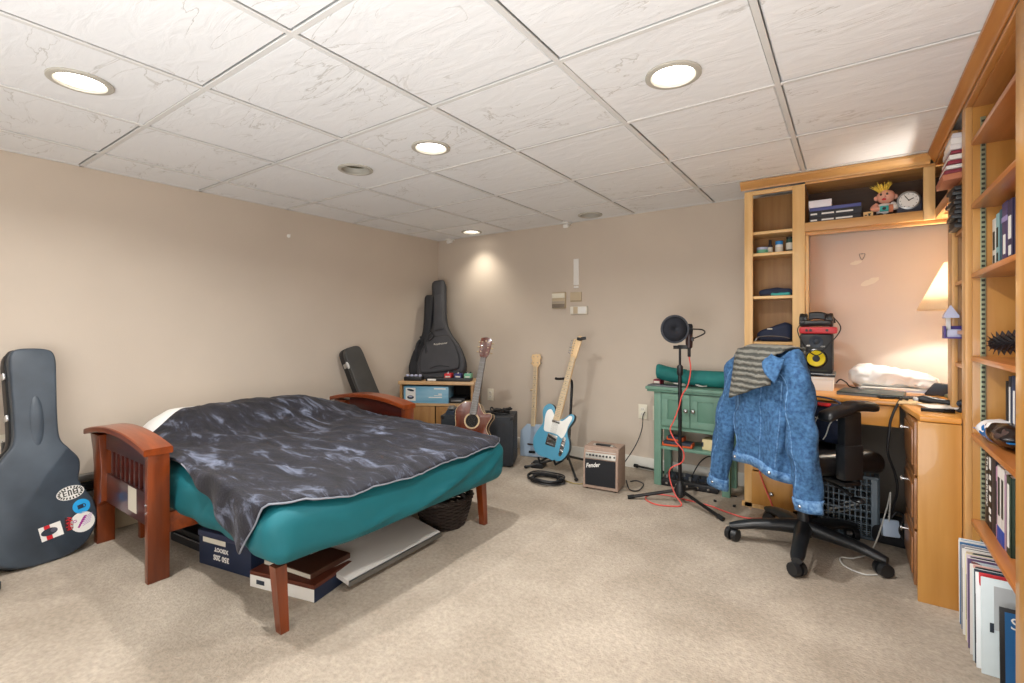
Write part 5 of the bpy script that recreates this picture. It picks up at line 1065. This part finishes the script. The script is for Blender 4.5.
def sleeve(path, rad, sy):
    P = cat(path, 6); n = len(P); rs = [rad[0]+(rad[1]-rad[0])*i/(n-1) for i in range(n)]
    b = MB(); rings = []
    up = V((0, 1, 0))
    for i, p in enumerate(P):
        d = (P[min(i+1, n-1)]-P[max(i-1, 0)]).normalized(); a = d.cross(up).normalized(); c = a.cross(d)
        ring = []
        for k in range(26):
            q = 2*PI*k/26; r = rs[i]*(1+.09*math.sin(q*3+i*.45)+.10*math.sin(q*2-i*.8+sy)+.2*NZ.noise(V((math.cos(q)*2, math.sin(q)*2+sy, i*.35))))
            ring.append(p+a*r*math.cos(q)+c*r*.72*math.sin(q))
        rings.append(ring)
    o = b.loft(rings, cap=(1, 0)).build('sleeve', 'denim', JK, local=True, smooth=180, solid=.005)
    k = n-1; cuff = []
    for f in (-2, -1, 0, 1):
        j = max(0, min(k, k+f)); sh = (P[k]-P[k-1]) if f == 1 else V((0, 0, 0))
        ctr = sum(rings[j], V())/26; cuff.append([ctr+(p-ctr)*1.09+sh for p in rings[j]])
    cf = MB().loft(cuff, cap=(0, 0)).build('cuff', 'denimd', o, local=True, smooth=180, solid=.006)
    c = (cuff[1][20]+cuff[2][20])/2; MB().ell(c, .009, .009, .009, 10, 8).build('cuff_button', 'chrome', cf, local=True)
    MB().tube([r[19]+V((0, -.002, 0)) for r in rings[2:]], .003, 5).build('sleeve_seam', 'denimd', o, local=True)
sleeve([(-.15, .0, .955), (-.225, .0, .90), (-.27, -.01, .77), (-.31, -.02, .60), (-.345, -.03, .41), (-.375, -.035, .235)], (.075, .058), 0)
sleeve([(.14, -.01, .955), (.21, -.02, .90), (.24, -.03, .77), (.26, -.03, .62), (.275, -.025, .48), (.285, -.02, .335)], (.08, .06), 2.1)
col_ = MB().grid(lambda u, v: V((.125+.09*v, -.08-.05*u-.02*math.sin(v*3), 1.015-.03*v-.11*u*(.45+.55*v))), 10, 14).build('collar', 'denim', JK, local=True, smooth=180, solid=.008)
# towel over the jacket's shoulders
def mk_knit():
    m, n, l, b = nodes('grey ribbed knit'); b.inputs['Roughness'].default_value = .95
    tc = n.new('ShaderNodeTexCoord'); w = n.new('ShaderNodeTexWave'); w.bands_direction = 'Z'; w.inputs['Scale'].default_value = 11; w.inputs['Distortion'].default_value = 2.2; w.inputs['Detail'].default_value = 3; w.inputs['Detail Scale'].default_value = 3
    l.new(tc.outputs['Object'], w.inputs['Vector']); r = n.new('ShaderNodeValToRGB'); r.color_ramp.elements[0].color = lin('#4b4b46'); r.color_ramp.elements[1].color = lin('#807e75'); r.color_ramp.elements[0].position = .25; r.color_ramp.elements[1].position = .7
    l.new(w.outputs['Fac'], r.inputs['Fac']); l.new(r.outputs['Color'], b.inputs['Base Color'])
    t = n.new('ShaderNodeTexNoise'); t.inputs['Scale'].default_value = 150; l.new(tc.outputs['Object'], t.inputs['Vector']); mxx = n.new('ShaderNodeMath'); mxx.operation = 'ADD'; l.new(w.outputs['Fac'], mxx.inputs[0]); l.new(t.outputs['Fac'], mxx.inputs[1])
    bp = n.new('ShaderNodeBump'); bp.inputs['Strength'].default_value = .7; bp.inputs['Distance'].default_value = .012; l.new(mxx.outputs[0], bp.inputs['Height']); l.new(bp.outputs['Normal'], b.inputs['Normal'])
    return m
M['knit'] = mk_knit()
TW = thing('knit_towel', 'grey ribbed knit towel draped over the shoulders of the denim jacket', 'towel', m=CM @ T(0, -.195, 0))
def tw(u, v):
    x = -.115+.28*v
    L_ = .27-.10*v if v > .18 else .27-.02*(1-v/.18)
    L_ = .305-.10*v
    s = -.13+u*(.13+L_)                    # <0 behind, >0 down the front
    x += .10*max(0, s)*(.9-v)*.6-.05*max(0, s)
    def surf(x, s):
        if s <= -.05: return V((x, .055, 1.04-(-s-.05)))
        if s < .05: a = PI/2*(s/.05); return V((x, -.055*math.sin(a)+.0, 1.02+.022*math.cos(a)))
        return V((x, -.062-.12*(s-.05)-.03*(1-(x/.25)**2), 1.02-(s-.05)))
    p = surf(x, s); dr = .18*max(0, abs(x)-.13)
    p.z -= dr
    p.y -= .028*min(1, max(0, s/.08)); p.y += .006*math.sin(x*45+s*8)
    return p
MB().grid(tw, 60, 44).build('towel_cloth', 'knit', TW, local=True, smooth=180, solid=.012)
# bag on the seat
def bg(p): return wobble(p, .014, 14)
t = thing('navy_bag', 'navy bag with white stripes and a red tag slumped on the chair seat', 'bag', m=CM @ T(.03, .11, .552) @ R(15))
MB().rbox((0, 0, .10), (.24, .15, .19), .05, .015, bg).build('bag_body', 'navy', t, local=True, smooth=180)
for k in (-.05, .03): MB().tube([bg(V((k+.01*i, -.079-.0*i, .03+.02*i))) for i in range(7)], .003, 5).build('white_stripe', 'paper', t, local=True)
MB().tube([bg(V((-.11+.022*i, -.081, .13))) for i in range(11)], .003, 5).build('white_stripe', 'paper', t, local=True)
MB().box(-.09, .07, -.012, .012, -.004, .004, .002, m=T(-.02, -.06, .195) @ R(25, 'X')).build('red_tag', 'red', t, local=True); MB().box(-.03, .0, -.013, .013, -.0045, .0046, .001, m=T(-.02, -.06, .195) @ R(25, 'X')).build('white_tag', 'paper', t, local=True)
MB().tube(cat([(-.1, 0, .17), (-.07, -.01, .22), (.05, -.01, .215), (.1, 0, .16)], 6), .008, 8, flat=.5).build('strap', 'navy', t, local=True)
pts = [V((.0+.12*random.random()-.02, .02+.12*random.random(), .555+.02*random.random())) for k in range(9)]
tag(MB().tube([CM @ p for p in cat(pts, 6)], .004, 6).build('seat_cable', 'cable'), 'black cable coiled on the chair seat beside the navy bag', 'cable')
# ---------------------------------------------------------------- small things on the shelves
YS = YF+.05
def jar(x, z, r, h, c, capc, caph, lb, y=YS+.05, nm='jar', neck=None):
    t = thing(nm, lb, nm, (x, y, z))
    nk = neck or r*.9
    MB().lathe([(r*.9, 0), (r, .004), (r, h*.85), (nk, h)], 22).build('body', c, t, local=True); MB().lathe([(nk*1.06, h-.001), (nk*1.08, h+caph*.9), (nk*.9, h+caph)], 22).build('cap', capc, t, local=True)
    MB().lathe([(r*1.01, h*.2), (r*1.01, h*.7)], 22, cap=(0, 0)).build('label', 'lbl' if c != 'green2' else 'green2', t, local=True)
z = NB[1]+.0005
jar(-.462, z, .034, .03, 'green2', 'lav', .016, 'squat mint green cosmetic jar on the narrow bookcase', nm='jar')
jar(-.418, z, .014, .06, hexmat('#3a3236'), 'black', .03, 'slim dark bottle next to the mint green jar', nm='bottle', neck=.008)
jar(-.368, z, .022, .055, 'white', hexmat('#2f86c9'), .022, 'white bottle with a bright blue cap on the narrow bookcase', nm='bottle')
jar(-.308, z, .023, .085, 'bottleg', 'black', .012, 'dark green canister at the right of the bottles', nm='canister')
z = NB[2]+.0005
b = MB().rbox((-.385, YS+.06, z+.02), (.19, .11, .036), .017, .012, lambda p: wobble(p+V((0, 0, .014*math.sin((p.x+.48)*16) if p.z > z+.02 else 0)), .004, 25)); tag(b.build('folded_cloth', 'navy', smooth=180), 'dark folded cap on the middle shelf of the narrow bookcase', 'cap')
b = MB().rbox((-.355, YS+.02, z+.01), (.11, .06, .018), .008, .01, lambda p: wobble(p, .004, 30)); tag(b.build('turquoise_cloth', 'cyan', smooth=180), 'turquoise cloth poking out under the dark folded cap', 'cloth')
z = NB[3]+.0005
t = thing('toiletry_bag', 'black zipped toiletry bag on the lowest open shelf of the narrow bookcase', 'bag', (-.39, YS+.06, z))
MB().rbox((-.392, YS+.065, z+.05), (.20, .13, .098), .03, .014, lambda p: V((p.x, p.y, z+(p.z-z)*(.62+.6*max(0, min(1, (p.x+.49)/.16))) if p.x < -.33 else z+(p.z-z)*(1.2-1.8*max(0, p.x+.335)))) + NZ.noise_vector(p*22)*.004).build('bag_body', 'navy', t, smooth=180)
MB().tube(cat([(-.48, YS-.002, z+.028), (-.42, YS-.004, z+.035), (-.34, YS-.004, z+.03), (-.305, YS, z+.02)], 5), .003, 5).build('zipper', 'steel', t); MB().box(-.43, -.4, YS+.0, YS+.004, z+.075, z+.083, .001).build('logo_patch', 'lbl', t); MB().tube(cat([(-.47, YS-.005, z+.03), (-.485, YS-.02, z+.02), (-.492, YS-.02, z+.004)], 4), .004, 6).build('zip_pull', 'steel', t)
# ---- cubby
z = 1.7535
def hbook(name, lb, x0, x1, y0, y1, z0, h, c, par_lines=None, catg='book', group=None, a=0):
    t = thing(name, lb, catg, m=T((x0+x1)/2, (y0+y1)/2, z0) @ R(a), group=group); w, d = (x1-x0)/2, (y1-y0)/2
    MB().box(-w, w, -d, d, 0, .003, .001).box(-w, w, -d, d, h-.003, h, .001).box(-w, w, -d, -d+.004, 0, h, .0015).build('cover', c, t, local=True); MB().box(-w+.003, w-.003, -d+.004, d-.003, .003, h-.003, .0).build('pages', 'paper', t, local=True)
    if par_lines:
        b = MB()
        for (u0, u1, v0, v1) in par_lines: b.box(-w+2*w*u0, -w+2*w*u1, -d-.0008, -d, h*v0, h*v1, 0)
        b.build('spine_lettering', 'paper', t, local=True)
    return t
ln = [(.02, .15, .35, .6), (.24, .48, .35, .6), (.52, .84, .35, .6)]
hbook('thick_book', 'lower of two thick black books with white spine lettering lying in the cubby', -.2, .05, YF+.03, YF+.24, z, .036, hexmat('#26262b'), ln)
hbook('thick_book', 'upper of two thick black books with white spine lettering lying in the cubby', -.2, .053, YF+.03, YF+.24, z+.0365, .036, hexmat('#2a2a30'), ln)
hbook('slim_book', 'slim blue-violet book on top of the two black books in the cubby', -.2, .05, YF+.035, YF+.23, z+.073, .02, hexmat('#4f5591'), None, a=0)
hbook('white_book', 'white-spined book topping the pile in the cubby', -.205, -.09, YF+.03, YF+.2, z+.0935, .042, hexmat('#e3e0e6'), None)
t = thing('wooden_block_sign', 'small pale wooden block with dark marks beside the pile of books', 'block', (.08, YF+.04, z))
MB().box(.06, .105, YF+.03, YF+.06, z, z+.034, .002).build('block', 'oakl', t); MB().box(.066, .078, YF+.0292, YF+.0302, z+.012, z+.018, 0).box(.083, .092, YF+.0292, YF+.0302, z+.01, z+.022, 0).box(.08, .096, YF+.0292, YF+.0302, z+.02, z+.024, 0).build('dark_mark', 'hole', t)
dx, dy = .158, YF+.09
t = thing('doll', 'small vinyl doll with spiky blond hair holding a blue camera', 'doll', (dx, dy, z))
MB().rbox((dx, dy, z+.045), (.075, .06, .075), .028, .01).build('torso', 'white', t, smooth=180)
h_ = MB().ell((dx+.006, dy-.004, z+.118), .043, .038, .038, 22, 16).build('head', 'skin', t, smooth=180)
for s in (-1, 1):
    MB().ell((dx+.006+s*.043, dy, z+.114), .012, .008, .014).build('ear', 'skin', h_); MB().ell((dx-.004+s*.014, dy-.040, z+.126), .0055, .003, .007, 10, 8).build('eye', 'hole', h_); MB().tube([(dx-.004+s*.008, dy-.041, z+.138), (dx-.004+s*.02, dy-.04, z+.139)], .0016, 5).build('eyebrow', 'hair', h_)
MB().ell((dx-.004, dy-.044, z+.113), .008, .008, .007, 12, 8).build('nose', 'skin', h_); MB().ell((dx-.004, dy-.038, z+.098), .010, .004, .006, 12, 8).build('mouth', 'red', h_)
b = MB()
for i in range(46):
    a = random.random()*2*PI; r = .02*random.random(); p = V((dx-.006+r*math.cos(a), dy-.004+r*math.sin(a)*.8, z+.148)); d = V((math.cos(a)*(.3+random.random()*.7)-.25, math.sin(a)*.5-.1, .75+.5*random.random())).normalized(); b.tube([p, p+d*(.02+.025*random.random()), p+d*(.045+.02*random.random())+V((0, 0, -.004))], [.0042, .003, .0006], 5)
b.build('hair', 'hair', h_)
for s in (-1, 1):
    MB().tube(cat([(dx+s*.034, dy, z+.075), (dx+s*.052, dy-.018, z+.055), (dx+s*.03, dy-.042, z+.048)], 5), [.015]*6+[.017]*4+[.013], 12).build('arm', 'skin' if s < 0 else 'white', t, smooth=180); MB().ell((dx+s*.026, dy-.046, z+.046), .013, .011, .012).build('hand', 'skin', t); MB().ell((dx+s*.022, dy-.02, z+.012), .019, .028, .012).build('shoe', 'black', t)
q = MB().box(dx-.024, dx+.016, dy-.062, dy-.04, z+.028, z+.058, .004).build('toy_camera', 'cyan', t); MB().cyl((dx-.004, dy-.062, z+.042), (dx-.004, dy-.07, z+.042), .009, .008).build('camera_lens', 'black', q); MB().box(dx+.016, dx+.036, dy-.058, dy-.036, z+.02, z+.062, .003).build('brown_pouch', 'clay', t)
cx, cy_ = .264, YF+.10
t = thing('alarm_clock', 'round white-faced alarm clock on a dark stand in the cubby', 'clock', m=T(cx, cy_, z) @ R(-8) @ T(-cx, -cy_, -z))
MB().prism([(-.052, 0), (.052, 0), (.056, .06), (.05, .1), (.03, .118), (-.03, .118), (-.05, .1), (-.056, .06)], -.045, .02, .006, frame_m((cx, cy_-.02, z), (1, 0, 0), (0, 0, 1), (0, -1, 0))).build('stand', hexmat('#3a3c4a'), t)
fm = frame_m((cx-.002, cy_-.04, z+.075), (1, 0, 0), (0, .12, .993), (0, -.993, .12))
on(MB(), fm).lathe([(.044, -.01), (.051, .004), (.051, .012), (.044, .014), (.043, .008)], 40, cap=(1, 0)).build('bezel', 'steel', t); f_ = on(MB(), fm).lathe([(.044, .007), (.001, .0075)], 40, cap=(0, 0)).build('dial', 'paper', t)
b = on(MB(), fm)
for k in range(12): b.box(-.0012, .0012, .034, .039, .008, .009, 0, m=R(30*k))
b.build('hour_mark', 'hole', f_)
on(MB(), fm).box(-.0018, .0018, -.004, .031, .009, .0105, .0005, m=R(33)).build('hand', 'hole', f_); on(MB(), fm).box(-.002, .002, -.004, .023, .0095, .011, .0005, m=R(-62)).build('hand', 'hole', f_); on(MB(), fm).cyl((0, 0, .008), (0, 0, .012), .003).build('hand_pin', 'hole', f_)
# side cubby and corner bookcase
for i, (y0, y1, h, c, a, lb) in enumerate(((3.16, 3.185, .17, '#2b2b2f', 7, 'dark leaning book in the side cubby, farther one'), (3.09, 3.12, .18, '#1f2024', 10, 'dark leaning book in the side cubby, nearer one'))):
    o = MB().box(.40, .52, y0, y1, 1.755, 1.755+h, .002, m=T(0, y0, 1.755) @ R(a, 'X') @ T(0, -y0, -1.755)); tag(o.build('leaning_book', hexmat(c)), lb, 'book')
cols = [('#b9714f', .02), ('#7d1f33', .012), ('#e6e3df', .012), ('#8c2237', .012), ('#e9e6e1', .016), ('#8a2439', .010), ('#dcd8d8', .018), ('#e8e5e2', .02), ('#cfccd2', .016)]
cols_lb = ['terracotta folder at the bottom of the paper pile on the corner bookcase', 'dark red folder lying directly on the terracotta one', 'white papers between the lowest two dark red folders', 'second dark red folder up in the sagging paper pile', 'white papers in the middle of the sagging paper pile', 'topmost dark red folder in the sagging paper pile', 'pale grey papers above the topmost red folder', 'white notepad near the top of the paper pile', 'grey-white notepad on top of the paper pile']
zz = 1.746
for i, (c, h) in enumerate(cols):
    h *= 1.2; fr = .314+.005*i if i < 6 else .335+.004*(i-6)
    sag = (9-i*1.4) if i < 6 else 0
    o = MB().box(fr-.0, .54, 2.66, 2.86-.012*(i > 5), 0, h, .002, m=T(.385, 0, zz) @ R(-sag*.6, 'Y') @ T(-.385, 0, 0)); zz += h+.0006+(.003 if 0 < i < 6 else 0)
    tag(o.build('paper_folder', hexmat(c)), cols_lb[i], 'paper', 'papers heaped on the corner bookcase')
for i in range(9):
    z0 = 1.546+.0195*i; o = MB().box(.352+.008*math.sin(i*2.3), .50, 2.69, 2.835, 0, .018, .005, m=T(0, 0, z0) @ T(.4, 2.76, 0) @ R(4*math.sin(i*1.7)) @ T(-.4, -2.76, 0))
    t_ = tag(o.build('black_box', 'black'), f'black case in the stack on the corner bookcase, {["lowest", "second", "third", "fourth", "fifth", "sixth", "seventh", "eighth", "topmost"][i]} of nine', 'case', 'black cases on the corner bookcase')
# ---- large bookcase
def vbook(name, lb, y, th, z0, h, d, c, x=.44, text_=None, group=None, lean=0, catg='book', band=None, lines=None):
    """upright book, spine towards the room (-X), near face at y-th"""
    t = thing(name, lb, catg, m=T(x, y, z0) @ R(lean, 'X'), group=group)
    MB().box(0, d, -.003, 0, 0, h, .001).box(0, d, -th, -th+.003, 0, h, .001).box(-.001, .004, -th, 0, 0, h, .0015).build('cover', hexmat(c), t, local=True)
    MB().box(.004, d-.003, -th+.003, -.003, .003, h-.003, 0).build('pages', 'paper', t, local=True)
    fm = frame_m((-.0015, -th/2, h*.55), (0, 0, -1), (0, -1, 0) if 0 else (0, -1, 0), (-1, 0, 0)) if 0 else frame_m((-.0015, -th/2, h*.55), (0, 0, 1), (0, 1, 0), (-1, 0, 0))
    if text_: text(text_, th*.8, 'paper', t, fm @ R(180), name='spine_lettering')
    if band: MB().box(-.0022, .003, -th, 0, h*band[0], h*band[1], .0003).build('spine_band', hexmat(band[2]), t, local=True)
    if lines:
        b = MB()
        for (v0, v1, w) in lines: b.box(-.0022, 0, -th*(.5+w/2), -th*(.5-w/2), h*v0, h*v1, 0)
        b.build('spine_lettering', 'paper' if c[1] < '8' else 'hole', t, local=True)
    return t
L_ = [(.15, .3, .5), (.4, .75, .55)]
z = SH[2]+.0005
vbook('hardback_book', 'white-spined book, first on the upper book shelf by the side panel', 2.535, .05, z, .195, .16, '#dcd9d2', .44, lines=L_)
vbook('hardback_book', 'pale aqua book next to the white-spined one', 2.48, .045, z, .205, .16, '#8fb9be', .44, lines=L_)
vbook('hardback_book', 'dark teal book in the middle of the upper book shelf', 2.43, .03, z, .21, .16, '#2f5b6e', .44)
vbook('hardback_book', 'violet book with a light band on the upper book shelf', 2.395, .07, z, .225, .16, '#4b4068', .44, band=(.7, .78, '#9c8fc0'), lines=[(.2, .5, .4)])
vbook('hardback_book', 'dark purple book nearest the camera on the upper book shelf', 2.32, .06, z, .22, .16, '#332c4e', .44, lines=L_)
z = SH[3]+.0005
t = thing('round_hairbrush', 'round black hairbrush with a pale handle on the bookcase shelf', 'hairbrush', (.44, 2.44, z))
br = T(.44, 2.40, z+.055) @ R(-55) @ R(-6, 'Y')
MB().lathe([(.001, -.085), (.024, -.08), (.026, .0), (.024, .02), (.02, .03)], 20, m=br @ R(-90, 'Y')).build('barrel', 'black', t)
MB().lathe([(.02, -.035), (.021, -.045), (.015, -.07), (.013, -.12), (.015, -.16), (.004, -.17)], 18, m=br @ R(-90, 'Y')).build('brush_handle', 'lbl', t)
b = MB()
for i in range(10):
    for k in range(14):
        a = 2*PI*(k+.5*(i % 2))/14; x = .078-.0105*i; b.tube([(x, .022*math.cos(a), .022*math.sin(a)), (x, .043*math.cos(a), .043*math.sin(a))], [.0022, .0012], 4, m=br)
b.build('bristles', hexmat('#2a2126'), t)
z = SH[4]+.0005
vbook('paperback_book', 'navy book with pale spine lettering above the snack bag', 2.36, .035, z, .24, .15, '#243247', .45, lines=[(.2, .85, .35)])
vbook('paperback_book', 'dark blue book with pale spine lettering nearest the camera above the snack bag', 2.32, .06, z, .245, .15, '#1d3a66', .45, lines=[(.15, .8, .3)])
vbook('paperback_book', 'black book farthest back above the snack bag', 2.4, .03, z, .22, .15, '#1b1c20', .45)
# snack bag
t = thing('snack_bag', 'shiny blue, white and black snack bag lying on the bookcase shelf', 'snack bag', m=T(.445, 2.32, z) @ R(8))
M['snack'] = None
m_, n_, l_, b_ = nodes('printed foil in blue white and black'); b_.inputs['Roughness'].default_value = .25
tc_n = n_.new('ShaderNodeTexCoord'); w_n = n_.new('ShaderNodeTexNoise'); w_n.inputs['Scale'].default_value = 14; w_n.inputs['Detail'].default_value = 3; l_.new(tc_n.outputs['Object'], w_n.inputs['Vector'])
sp_ = n_.new('ShaderNodeSeparateXYZ'); l_.new(tc_n.outputs['Object'], sp_.inputs[0])
def mth(op, a, c):
    q = n_.new('ShaderNodeMath'); q.operation = op
    for k, v in ((0, a), (1, c)):
        if isinstance(v, (int, float)): q.inputs[k].default_value = v
        else: l_.new(v, q.inputs[k])
    return q.outputs[0]
def mixc(f, a, c):
    q = n_.new('ShaderNodeMix'); q.data_type = 'RGBA'; l_.new(f, q.inputs['Factor'])
    for k, v in (('A', a), ('B', c)):
        if isinstance(v, str): q.inputs[k].default_value = lin(v)
        else: l_.new(v, q.inputs[k])
    return q.outputs['Result']
nz = mth('MULTIPLY', mth('SUBTRACT', w_n.outputs['Fac'], .5), .14)
choc = mixc(mth('GREATER_THAN', w_n.outputs['Fac'], .55), '#1d1412', '#4a3a36')
c1 = mixc(mth('LESS_THAN', mth('ADD', mth('ADD', sp_.outputs[2], mth('MULTIPLY', sp_.outputs[1], .25)), nz), .045), '#e8e9ec', '#1d69ad')
c2 = mixc(mth('LESS_THAN', mth('ADD', sp_.outputs[1], nz), -.0), c1, choc)
c3 = mixc(mth('GREATER_THAN', mth('ADD', mth('ADD', sp_.outputs[2], mth('MULTIPLY', sp_.outputs[1], -.3)), nz), .115), c2, '#86bfe0')
l_.new(c3, b_.inputs['Base Color']); M['snack'] = m_
def sn(p): q = V((p.x, p.y, .045+(p.z-.045)*(1-.55*(abs(p.y)/.14)**3)*(1-.6*(abs(p.x)/.08)**4))); return q+NZ.noise_vector(q*26)*.008
MB().rbox((0, 0, .045), (.12, .27, .08), .04, .01, sn).build('bag_body', 'snack', t, local=True, smooth=180)
for s in (-1, 1): MB().box(-.052, .052, s*.135-.012, s*.135+.012, .035, .038, .001, m=T(0, 0, 0)).build('sealed_edge', hexmat('#1f6fb0', .3), t, local=True)
z = SH[5]+.0005
y = 2.535
row = [('slim_book', 'grey-brown slim book against the side panel of the lower book shelf', .012, .28, '#6d5a48', None, None), ('art_book', 'black book with white spine title, first on the lower book shelf', .045, .30, '#17171a', 'The Century', None), ('art_book', 'black book with rows of white letters on the lower book shelf', .045, .29, '#141416', None, [(.1, .16, .5), (.2, .26, .6), (.35, .42, .5), (.48, .54, .6), (.62, .68, .5), (.75, .9, .55)]),
       ('art_book', 'plain navy-black thick book on the lower book shelf', .06, .285, '#1d2230', None, None), ('manga_book', 'pink-edged slim book beside the navy-black one', .02, .25, '#b98aa8', None, [(.2, .8, .3)]), ('paperback_book', 'white book with a blue foot on the lower book shelf', .045, .26, '#e2ddd8', None, [(.35, .85, .5)]), ('paperback_book', 'second white book with a blue foot on the lower book shelf', .045, .262, '#ddd8d2', None, [(.35, .85, .5)]),
       ('manga_book', 'mauve slim book near the camera on the lower book shelf', .025, .25, '#a88aa0', None, None), ('paperback_book', 'green and black book nearest the camera on the lower book shelf', .05, .255, '#243a2b', None, [(.1, .9, .4)])]
for i, (nm, lb, th, h, c, tx, lns) in enumerate(row):
    vbook(nm, lb, y, th, z, h, .17, c, .42, text_=tx, lines=lns, band=(0, .2, '#2547a0') if 'blue foot' in lb else None); y -= th+.0012
# records on the floor
rc = [('#dfe6ea', 'pale grey-blue'), ('#3f6f9c', 'mid blue'), ('#e9e7e2', 'white'), ('#3b6a98', 'steel blue'), ('#cfd3d6', 'light grey'), ('#f0eeea', 'white'), ('#8d8f96', 'grey'), ('#e4e1dc', 'off-white'), ('#26303f', 'dark navy'), ('#dcdad6', 'light grey'), ('#cbb9a0', 'tan'), ('#454a52', 'charcoal'), ('#e2dcae', 'pale yellow'), ('#c9b9c4', 'lilac grey'), ('#23262c', 'black'), ('#e6e3de', 'white'), ('#5f4a6e', 'plum'), ('#b7c4cc', 'blue-grey'), ('#7a4a4c', 'dull maroon'), ('#d8d5d0', 'light grey'), ('#d9a9a0', 'salmon'), ('#1d2229', 'black'), ('#cfd8d8', 'pale green-grey'), ('#2b3a4a', 'slate blue'), ('#c52f36', 'bright red'), ('#e9eef0', 'white')]
o_ = ['first', 'second', 'third', 'fourth', 'fifth', 'sixth', 'seventh', 'eighth', 'ninth', 'tenth', 'eleventh', 'twelfth', 'thirteenth', 'fourteenth', 'fifteenth', 'sixteenth', 'seventeenth', 'eighteenth', 'nineteenth', 'twentieth', 'twenty-first', 'twenty-second', 'twenty-third', 'twenty-fourth', 'twenty-fifth', 'twenty-sixth']
y = 2.535
for i, (c, nm) in enumerate(rc):
    th = .004 if i % 3 else .006; x = .346+.006*math.sin(i*1.9)
    t = thing('record_sleeve', f'{nm} record sleeve, {o_[i]} from the desk in the row on the carpet', 'record', m=T(x, y, .001) @ R(-2.0+1.2*math.sin(i*2.7), 'X') @ R(1.5*math.sin(i*3.3)), group='record sleeves under the lowest shelf')
    MB().box(0, .312, -th, 0, 0, .312, .0015).build('sleeve', hexmat(c), t, local=True)
    if i % 4 == 1: MB().box(-.0006, .001, -th*.8, -th*.2, .08, .24, 0).build('spine_lettering', 'hole', t, local=True)
    y -= th+.0065+.003*abs(math.sin(i*1.3))
t = thing('record_sleeve', 'pale blue-white record sleeve with a grey panel, second from the camera', 'record', m=T(.352, y-.012, .001) @ R(-2, 'X'), group='record sleeves under the lowest shelf')
MB().box(0, .312, -.006, 0, 0, .312, .0015).build('sleeve', hexmat('#d5e2e6'), t, local=True); MB().box(.03, .28, -.0068, -.006, .15, .29, 0).build('cover_panel', hexmat('#b9bfc2'), t, local=True); MB().box(.02, .03, -.0068, -.006, .14, .17, 0).build('cover_lettering', 'slate', t, local=True)
t = thing('record_sleeve', 'deep blue record sleeve with a black border, nearest the camera', 'record', m=T(.385, y-.07, .001) @ R(-3, 'X'), group='record sleeves under the lowest shelf')
MB().box(0, .30, -.006, 0, 0, .25, .0015).build('sleeve', 'black', t, local=True); q = MB().box(.012, .29, -.0068, -.006, .012, .238, 0).build('cover_panel', hexmat('#1f5f96'), t, local=True); text('S', .05, 'paper', t, frame_m((.035, -.0072, .205), (1, 0, 0), (0, 0, 1), (0, -1, 0)))
# ---------------------------------------------------------------- camera, render look
cd = bpy.data.cameras.new('camera'); cam = bpy.data.objects.new('camera', cd); COL.objects.link(cam)
cd.sensor_width = 36; cd.lens = 483.175/1024*36; cd.shift_y = -(341.5-327.71)/1024; cd.clip_start = .05
cam.location = (0, 0, HC); cam.rotation_euler = (PI/2, 0, .611); sc.camera = cam
w = bpy.data.worlds.new('world'); sc.world = w; w.use_nodes = True; w.node_tree.nodes['Background'].inputs[0].default_value = (.02, .02, .02, 1)
sc.view_settings.view_transform = 'Standard'; sc.view_settings.look = 'None'; sc.view_settings.gamma = 1; sc.view_settings.exposure = EXP; sc.view_settings.use_curve_mapping = False
sc.cycles.use_denoising = True; sc.cycles.max_bounces = 8; sc.cycles.diffuse_bounces = 6; sc.cycles.sample_clamp_indirect = 8
bpy.context.view_layer.update()
